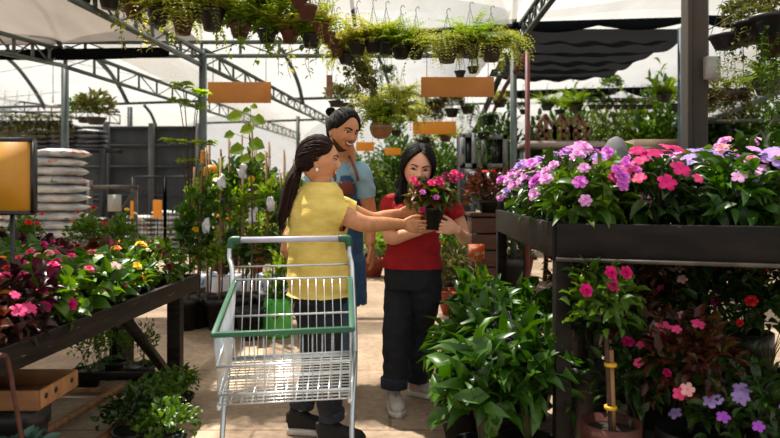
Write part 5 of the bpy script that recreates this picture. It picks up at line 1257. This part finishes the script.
for i, x_ in enumerate((592, 601, 609, 617, 625, 633, 641, 649)):
    hang(x_, 107, 10, .06, .065, black, round_[i % 2], .42, 'tiny black pot in the row above the hedge, %s from left' % ordn[i].replace('bottom', 'first'), hh=.25).__setitem__('group', 'tiny hanging pots above the hedge')
for i, x_ in enumerate((5, 17, 29, 41, 53, 66)):
    hang(x_, 124, 13.5, .09, .08, black, trail[1], 1.0, 'trailing plant in the far left hanging row, %s from left' % ordn[i].replace('bottom', 'first'), hh=.6).__setitem__('group', 'far left hanging row')
pipe('hanging_rail', [P(-10, 112, 13.4), P(120, 112, 13.4)], .02, dsteel, 'thin rail the far left plants hang from', 'rail')
pipe('hanging_rail', [P(585, 98.5, 10), P(668, 98.5, 10)], .01, dsteel, 'thin rail with eight tiny pots', 'rail')
# conical lamp at left
t = thing('pendant_lamp', P(54, 106, 12), 'small white conical lamp hanging at left above the grey bags', 'lamp')
MB().lathe([(.012, .07), (.05, .05), (.14, .0), (.135, -.01), (.04, .04)], P(53, 107, 12), 20).build('lamp_shade', bw, t, smooth=True); MB().tube([P(53, 103, 12), P(53, 58, 12)], .006, 5).build('cord', dsteel, t)
# round wicker basket planter
t = thing('wicker_basket', P(381, 139, 5.6), 'round brown-orange basket planter with bright fern hanging beside the man', 'hanging basket')
wick = mat('wicker', 'a0692f', '6f4a2a', 40, .7, 0, .6, 90, stretch=(.4, .4, 3)); c = P(381, 129, 5.6)
MB().lathe([(.02, -.085), (.055, -.078), (.085, -.045), (.098, .0), (.092, .04), (.07, .07), (.06, .065), (.08, .03)], c, 24).build('basket', wick, t, smooth=True)
MB().lathe([(.094, .010), (.101, .018), (.094, .026)], c, 24).build('basket_band', mat('pale_band', '8d8a84'), t, smooth=True)
child('foliage', fern[2], t, tuple(c-P(381, 139, 5.6)+V(.0, 0, .04)), (0, 0, 1), (.75, .75, 1.1)); child('foliage', fernD, t, tuple(c-P(381, 139, 5.6)+V(.12, .05, .12)), (0, 0, 2), .95)
MB().tube([c+V(.12, 0, .05), c+V(0, 0, .75)], .003, 5).tube([c+V(-.12, 0, .05), c+V(0, 0, .75)], .003, 5).build('hanger', dsteel, t)
# top right trailing plants
hang(727, 42, 4.4, .11, .09, black, trail[2], .45, 'trailing ivy in black pot right of the junction box')
hang(752, 30, 4.3, .12, .10, black, trail[1], .8, 'trailing plant with red blossoms at top right, left of the big mass')
hang(770, 26, 4.2, .13, .12, black, trail[2], .9, 'large trailing mass at the top right corner')
hang(779, 46, 4.3, .13, .12, brownp, trail[2], .8, 'brownish trailing plant at the right edge')
o = hang(752, 36, 4.5, .10, .10, black, round_[1], 1.2, 'bushy hanging plant with red blossoms behind the trailing ones'); flowers(o, 8, .17, .12, .15, 'five', .018, [PR, PO], 901)
hang(768, 88, 4.8, .10, .10, black, fern[2], .9, 'bright fern at the right edge above the flower bed')
t = thing('hanging_trough', P(725, 99, 5.6), 'wide flat hanging trough of olive foliage right of the thick post', 'planter')
c = P(726, 96, 5.6); MB().box(c, (.36, .18, .07), taper=.8).build('trough', brownp, t, bevel=.01)
for dx in (-.1, .1): child('foliage', trail[1], t, tuple(c-P(725, 99, 5.6)+V(dx, 0, .03)), (0, 0, dx*9), (1.0, .8, .8))
for dx in (-.15, .15): MB().tube([c+V(dx, 0, .03), c+V(dx, 0, .9)], .003, 5).build('hanger', dsteel, t)
pipe('hanging_cable', [P(708, 30, 4.4), P(752, 4, 4.4), P(790, -20, 4.4)], .004, dsteel, 'thin cable with hooks at top right', 'cable', 5)
# ================================================================ held plant
hp = P(433.5, 229.5, 3.76)
t = thing('potted_impatiens', hp, 'flowering plant with pink and magenta blooms in a small black pot held by the women', 'flowering plant')
child('pot', POT(.062, .135, black), t)
child('foliage', mk(bushm(101, .150, .10, 150, .070, .036, 'leaf', .1, .3, .3, .35, .055), 'foliage', leafmat('leaf_bronze_mix', '3a1c14', '5d3a1c', '4a5a24', .35, .4)), t, (0, 0, .14))
child('foliage', mk(bushm(102, .145, .10, 50, .08, .04, 'leaf', 0, .3, .5, .35, .05), 'foliage', G_mid), t, (0, 0, .14)); child('stems', mk(stemsm(103, .12, .2, 8, .005), 'stems', mat('red_stem', '8c3a30')), t, (0, 0, .10))
for dx, y_, dy, mt_, s_ in ((-19, 180, -.12, PH, .8), (-15, 184, -.10, PM, .7), (-1, 183, -.13, PH, .95), (6, 180, -.12, PM, .85), (14, 176, -.05, PD, .95), (21, 180, -.08, PD, 1.0), (22, 173, -.04, PH, .9), (28, 176, -.02, PM, .9), (-10, 192, -.14, PK, .7), (3, 197, -.15, PK, .7), (-10, 209, -.12, PM, .6), (8, 184, -.14, PM, .8)):
    p = P(431.5+dx, y_, 3.76)-hp; child('flower', fmesh('double', .026, mt_), t, (p[0], dy, p[2]), (.9, rnd.uniform(-.3, .3), 0), s_)
# ================================================================ behind: shrubs, benches, garden
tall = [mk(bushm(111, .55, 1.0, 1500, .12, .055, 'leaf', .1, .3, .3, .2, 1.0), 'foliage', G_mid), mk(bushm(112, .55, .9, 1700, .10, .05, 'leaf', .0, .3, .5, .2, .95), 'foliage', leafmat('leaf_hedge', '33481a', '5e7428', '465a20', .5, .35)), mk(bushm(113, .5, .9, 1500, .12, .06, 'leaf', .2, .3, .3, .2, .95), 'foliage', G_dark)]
trunk = mk(MB().tube([(0, 0, 0), (.03, 0, .6), (0, .02, 1.2)], [.04, .03, .02], 7), 'trunk', bark)
low = [mk(bushm(114, .40, .35, 420, .11, .045, 'leaf', .3, .2, .3), 'foliage', G_mid), mk(bushm(115, .40, .35, 420, .10, .035, 'leaf', .4, .2, .3), 'foliage', G_bri), mk(bushm(116, .40, .35, 420, .10, .045, 'leaf', .3, .2, .3), 'foliage', G_dark),
       mk(bushm(117, .38, .33, 380, .10, .045, 'leaf', .3, .2, .3), 'foliage', G_oliv)]
def shrub(x_, Y, k, sc, lab, name='garden_shrub', cat='shrub'):
    t = thing(name, (px(x_, Y), Y, 0), lab, cat); child('foliage', tall[k], t, (0, 0, 0), (0, 0, rnd.uniform(0, 6)), sc); child('trunk', trunk, t, (0, 0, 0), (0, 0, 0), 1); return t
where = [(352, 14, 1, (1.15, 1, 1.30), 'behind the man\'s shoulder'), (372, 12.5, 1, (0.92, .8, 1.10), 'between the man and the woman in red'), (394, 13.5, 0, (1.03, .9, 1.43), 'left of the young woman\'s head'), (420, 15, 1, (1.26, 1.1, 1.49), 'directly above the young woman\'s head'),
         (446, 13, 0, (0.92, .8, 1.30), 'right of the young woman\'s head'), (452, 11, 2, (0.69, .6, 0.98), 'in front of the window units, left'), (478, 15, 2, (1.26, 1.1, 1.62), 'behind the window units, left'), (504, 14, 2, (1.15, 1.0, 1.69), 'behind the window units, right'),
         (545, 14, 2, (1.38, 1.2, 1.63), 'behind the wooden frames'), (575, 12.5, 0, (1.15, 1, 1.70), 'right of the wooden frames'), (606, 11.5, 1, (1.15, 1, 1.68), 'below the tiny pots, left'), (632, 12, 1, (1.26, 1, 1.73), 'below the tiny pots, right'), (660, 11.5, 0, (1.26, 1, 1.77), 'left of the thick concrete post'),
         (690, 12.5, 2, (1.38, 1, 1.85), 'behind the thick concrete post'), (722, 11.5, 2, (1.38, 1, 1.73), 'just right of the thick post'), (756, 11.5, 0, (1.26, 1, 1.73), 'near the right edge'), (786, 11.5, 2, (1.0, 1, 1.6), 'at the right edge'),
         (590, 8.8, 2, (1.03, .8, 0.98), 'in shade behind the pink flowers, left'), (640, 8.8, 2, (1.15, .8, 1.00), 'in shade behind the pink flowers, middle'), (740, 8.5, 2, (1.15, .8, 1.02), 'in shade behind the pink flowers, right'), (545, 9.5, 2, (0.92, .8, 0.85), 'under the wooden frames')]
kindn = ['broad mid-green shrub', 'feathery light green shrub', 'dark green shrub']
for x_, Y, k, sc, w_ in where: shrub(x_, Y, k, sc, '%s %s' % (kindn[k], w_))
lows = [(222, 10, 3), (240, 11.5, 0), (262, 10.5, 1), (283, 12, 2), (300, 10, 0), (372, 10, 1), (386, 11.5, 0), (372, 13.5, 2), (398, 10.2, 0), (451, 8.5, 0), (462, 10, 2), (455, 7.0, 3), (487, 9, 0), (506, 8, 2), (118, 9.3, 0), (105, 8.6, 3), (134, 8.4, 1), (520, 9.5, 2), (470, 7.6, 0)]
lwn = ['left of the arching shrub canes', 'behind the canes, left', 'behind the canes, middle', 'behind the canes, right', 'behind the ponytail', 'below the man\'s elbow', 'behind the man\'s forearm', 'farther back behind the man\'s arm', 'left of the red sleeve', 'right of the red sleeve', 'under the window units', 'beside the young woman\'s elbow', 'by the dark notice board', 'behind the table\'s far corner', 'behind the flower bed, middle', 'behind the flower bed, left', 'behind the flower bed, right', 'in shade left of the shrubs', 'in front of the brown crate\'s left side']
kl = ['mid-green', 'bright green', 'dark green', 'olive']
pots3 = [black, black, terra]
for i, (x_, Y, k) in enumerate(lows):
    hb = [.35, .55, .5, .6, .55, .28, .3, .4, .3, .35, .5, .25, .45, .5, .1, .1, .1, .4, .3][i]
    t, z = plant('potted_shrub', (px(x_, Y), Y, 0), '%s potted shrub %s' % (kl[k], lwn[i]), 'shrub', low[k], None, .2, hb, pots3[i % 3], sc=(.85, .85, .9), z=hb*.9)
    if i % 3 == 0: flowers(t, 8, .33, hb+.3, .3, 'double', .045, [[PO, PY], [PW, PP], [PH, PR]][i % 3 if i % 2 else (i//3) % 3], i+800)
# far garden edge closing the horizon
far = [mk(bushm(121, 1.3, 1.1, 900, .30, .14, 'dia', .2, .3, .4, .2, 1.0), 'foliage', m_) for m_ in (G_mid, G_oliv, G_dark)]
ft = mk(MB().tube([(0, 0, 0), (0, 0, 1.2)], .08, 6), 'trunk', bark)
for i in range(17):
    X_ = -15.5+i*2.1; Yf = 27.3+.8*math.sin(i*2.3); t = thing('distant_tree', (X_, Yf, 0), 'distant rounded tree at the far end of the nursery, %s from left' % (ordn[i].replace('bottom', 'first') if i < 15 else ('sixteenth', 'last')[i-15]), 'tree', 'trees closing the far end')
    child('foliage', far[i % 3], t, (0, 0, 0), (0, 0, i*1.3), (1, 1, .9+.30*math.sin(i*1.9)**2+(.2 if i > 9 else 0))); child('trunk', ft, t)
# long plant benches in the middle distance
for i, (x0, x1, Y, zt, lab) in enumerate(((218, 300, 13.5, .8, 'distant plant bench behind the canes'), (352, 402, 16, .8, 'distant plant bench seen past the man'), (215, 305, 19, .9, 'farthest plant bench at left of centre'))):
    t = thing('plant_bench', (px((x0+x1)/2, Y), Y, 0), lab, 'bench'); a, b = px(x0, Y), px(x1, Y)
    MB().box(((a+b)/2, Y, zt), (b-a, 1.0, .05)).build('bench_top', mat('grey_plank', '6b655c', '544e46', 8, .8), t)
    for x_ in (a+.1, b-.1): MB().box((x_, Y, zt/2), (.07, .8, zt)).build('leg', dsteel, t)
    n_ = int((b-a)/.42)
    for j in range(n_):
        q, z = plant('bench_plant', (a+.25+j*.42, Y, zt+.03), '%s, %s plant from left' % (lab.replace('bench', 'bench row'), ordn[min(j, 14)].replace('bottom', 'first')), 'flowering plant', low[(i+j) % 4], None, .12, .14, terra, sc=.55, z=.13)
        if j % 2 == i % 2: flowers(q, 7, .2, .32, .2, 'double', .05, [[PR, PH], [PW, PY], [PO, PR]][(i+j) % 3], i*30+j+1000)
# window-like cooling units and notice board
alu = mat('aluminium_frame', '8f9292', '7d8080', 6, .5, .1); pane = mat('dark_pane', '0f1518', '1a2226', 3, .12, 0, spec=.8)
def unit(x0, y0, x1, y1, Y, lab):
    a, b = P(x0, y0, Y), P(x1, y1, Y); c = (a+b)/2; w_, h_ = b[0]-a[0], a[2]-b[2]; t = thing('window_unit', (c[0], Y+.1, 0), lab, 'window unit')
    m = MB()
    for s_ in (-1, 1): m.box(c+V(s_*(w_/2-.03), 0, 0), (.06, .08, h_)); m.box(c+V(0, 0, s_*(h_/2-.03)), (w_, .08, .06))
    m.build('frame', alu, t); MB().box(c+V(0, .02, 0), (w_-.1, .02, h_-.1)).build('pane', pane, t)
    MB().box(c+V(-w_/2+.03, -.045, 0), (.03, .02, h_*.2)).build('hinge_strip', mat('blue_strip', '2f4a70'), t)
    MB().box((c[0], Y+.3, c[2]/2+h_/4), (w_*.96, .5, c[2]+h_/2)).build('cabinet', black, t)
unit(460.5, 133, 476, 168, 8.6, 'pale-framed dark glass panel unit behind the young woman, left one'); unit(482, 135, 507, 168, 8.9, 'pale-framed dark glass panel unit, right one beside the grey post')
t = thing('notice_board', (px(472, 7.8), 7.8, 0), 'dark post board with a grey-white notice sheet right of the red sleeve', 'notice board')
c = P(473, 179, 7.8); MB().box(c+V(0, .03, 0), (.20, .03, .24)).build('board', black, t); MB().lathe([(.001, -.008), (.085, -.008), (.085, .008), (.001, .008)], n=20).xform(lambda v: (v*V(1, 1.1, 1)) @ rotx(math.pi/2).T+c).build('notice_sheet', mat('notice_paper', 'b3b5ba', '9fa1a8', 30, .6), t)
MB().box((c[0], 7.83, c[2]/2), (.05, .04, c[2])).build('post', black, t)
# brown crate/bench behind
t = thing('wooden_cabinet', (px(484, 6.2), 6.2, 0), 'reddish-brown slatted wooden cabinet left of the right table', 'cabinet')
c = P(485, 214, 6.2); slat = mat('red_brown_wood', '553020', '3d2417', 6, .6, 0, .2, 50, stretch=(1, 1, 8))
for k in range(5): MB().box((c[0], 6.2, c[2]-.10-.155*k), (.30, .35, .14)).build('slat', slat, t, bevel=.004)
MB().box((c[0], 6.22, c[2]/2-.02), (.27, .30, c[2]-.06)).build('carcass', black, t)
MB().box((c[0], 6.2, c[2]), (.34, .40, .03)).build('top', slat, t, bevel=.004)
t, z = plant('bronze_impatiens', (px(489, 6.1), 6.1, float(c[2])+.015), 'bronze-leaved plant with red flowers standing on the wooden cabinet', 'flowering plant', bed[3], None, .10, .12, black, sc=1.5)
flowers(t, 8, .2, .2, .2, 'five', .03, [PR, PM], 77)
# wooden triangular frames on a ledge (birdhouse-like planters)
t = thing('wooden_house_rack', P(560, 141, 8.2), 'dark brown wooden rack of three small gabled frames above the pink flowers', 'wooden rack')
wd = mat('brown_wood', '7d563a', '5c3f2a', 8, .7, 0, .2); Y = 8.2
for i, xc in enumerate((546, 563, 579)):
    m = MB(); hw_ = 8.5
    for a, b in (((xc-hw_, 127), (xc-hw_, 140)), ((xc+hw_, 127), (xc+hw_, 140)), ((xc-hw_, 140), (xc+hw_, 140)), ((xc-hw_-1, 128), (xc-1, 115)), ((xc+hw_+1, 130), (xc-1, 115)), ((xc, 118), (xc, 140)), ((xc-hw_, 131), (xc+hw_, 131))):
        m.bar(P(a[0], a[1], Y), P(b[0], b[1], Y), .045); m.bar(P(a[0], a[1], Y+.3), P(b[0], b[1], Y+.3), .035)
    for q in ((xc-hw_-1, 128), (xc+hw_+1, 130), (xc-1, 115), (xc-hw_, 140), (xc+hw_, 140)): m.bar(P(*q, Y), P(*q, Y+.3), .03)
    m.build('gable_frame', wd, t)
MB().box(P(560, 142, 8.35)-V(0, 0, .02), (.80, .45, .04)).build('base_board', wd, t)
t2 = thing('pale_shelf', (px(560, 8.35), 8.35, 0), 'pale shelf unit under the wooden gabled rack', 'shelf')
c = P(560, 145.5, 8.35); MB().box(c, (1.0, .5, .07)).build('shelf_board', mat('pale_paint', '98908a', '857c74', 6, .7), t2)
for dx in (-.45, .45): MB().box((c[0]+dx, 8.35, c[2]/2), (.06, .4, c[2])).build('leg', dsteel, t2)
c = P(616, 152, 5.4); m = MB(); m.lathe([(.13, -.14), (.125, -.05), (.10, .03), (.055, .10), (.01, .125)], c, 18); m.xform(lambda v: v+np.array([.012*np.array(noise.noise_vector(Vector(p*9))) for p in v]))
tag(m.build('grey_sack', mat('grey_sack', '77777a', '5e5e62', 10, .8, 0, .3), smooth=True, origin=c-V(0, 0, .14)), 'grey cloth sack standing behind the pink flowers left of the thick post', 'sack')
tag(MB().box((c[0], 5.4, (c[2]-.14)/2), (.3, .3, c[2]-.14)).build('plinth_box', black, origin=(c[0], 5.4, 0)), 'dark box under the grey sack behind the right table', 'box')
tag(MB().box(P(650, 150, 5.5), (.36, .3, .16)).box((P(650, 0, 5.5)[0], 5.5, (P(0, 150, 5.5)[2]-.08)/2), (.3, .26, P(0, 150, 5.5)[2]-.08)).build('cardboard_box', mat('cardboard', '8a7560', '75614e', 6, .8), origin=P(650, 160, 5.5)), 'brown cardboard box behind the pink flowers just left of the thick post', 'box')
# detergent-like bottles beside the man
botm = {'w': mat('bottle_white', 'd8dadd', None, 5, .35), 'b': mat('label_blue', '2647a8'), 'r': mat('label_red', 'b82025')}
for i, (x_, lab) in enumerate(((355.5, 'left'), (361.5, 'middle'), (367.5, 'right'))):
    Y = 10.2+.1*i; zb = .12; t = thing('large_bottle', (px(x_, Y), Y, zb), 'large white bottle with red cap and blue label beside the man\'s hand, %s' % lab, 'bottle')
    c = V(px(x_, Y), Y, zb); MB().lathe([(.001, 0), (.058, 0), (.062, .02), (.062, .27), (.04, .33), (.02, .36)], c, 16).build('bottle', botm['w'], t, smooth=True)
    MB().lathe([(.0635, .06), (.0635, .20)], c, 16, False).build('label', botm['b' if i != 1 else 'r'], t, smooth=True); MB().lathe([(.023, .35), (.025, .40), (.001, .405)], c, 12).build('cap', botm['r'], t)
t = thing('bottle_crate', (px(362, 10.3), 10.3, 0), 'low dark crate carrying the white bottles behind the man', 'crate')
MB().box((px(362, 10.3), 10.3, .058), (.36, .4, .116)).build('crate', black, t, bevel=.01)
# gabled roof of the neighbour shed, right
t = thing('shed_roof', P(745, 105, 11), 'grey sloping shed roof edge behind the hanging trough at right', 'roof'); gy = mat('grey_sheet', '6f7273', '5b5e60', 4, .6)
m = MB()
for Yk in (10.2, 12.5): m.bar(P(705, 122, Yk), P(800, 84, Yk), .08); m.bar(P(705, 122, Yk), P(800, 119, Yk), .05)
m.build('rafter', dsteel, t)
a, b = P(705, 120, 10.2), P(800, 82, 10.2); MB().add([a, b, b+V(0, 2.4, 0), a+V(0, 2.4, 0), a+V(0, 0, -.03), b+V(0, 0, -.03), b+V(0, 2.4, -.03), a+V(0, 2.4, -.03)], f4=[(0, 1, 2, 3), (4, 7, 6, 5), (0, 4, 5, 1), (1, 5, 6, 2), (2, 6, 7, 3), (3, 7, 4, 0)]).build('roof_sheet', gy, t)
MB().box((a[0]+.05, 11, a[2]/2), (.1, .1, a[2])).build('post', dsteel, t)
# fallen petals
for i, (x_, y_) in enumerate(((428, 414), (427, 421), (440, 398))):
    p = P(x_, y_, 650*H/(y_-HY)); o = child('fallen_petal', fmesh('five', .018, PK), None, p+V(0, 0, .004)); tag(o, 'pink petal on the floor, %s' % ['near the glossy plants', 'nearest the camera', 'beside the right sneaker'][i], 'petal')
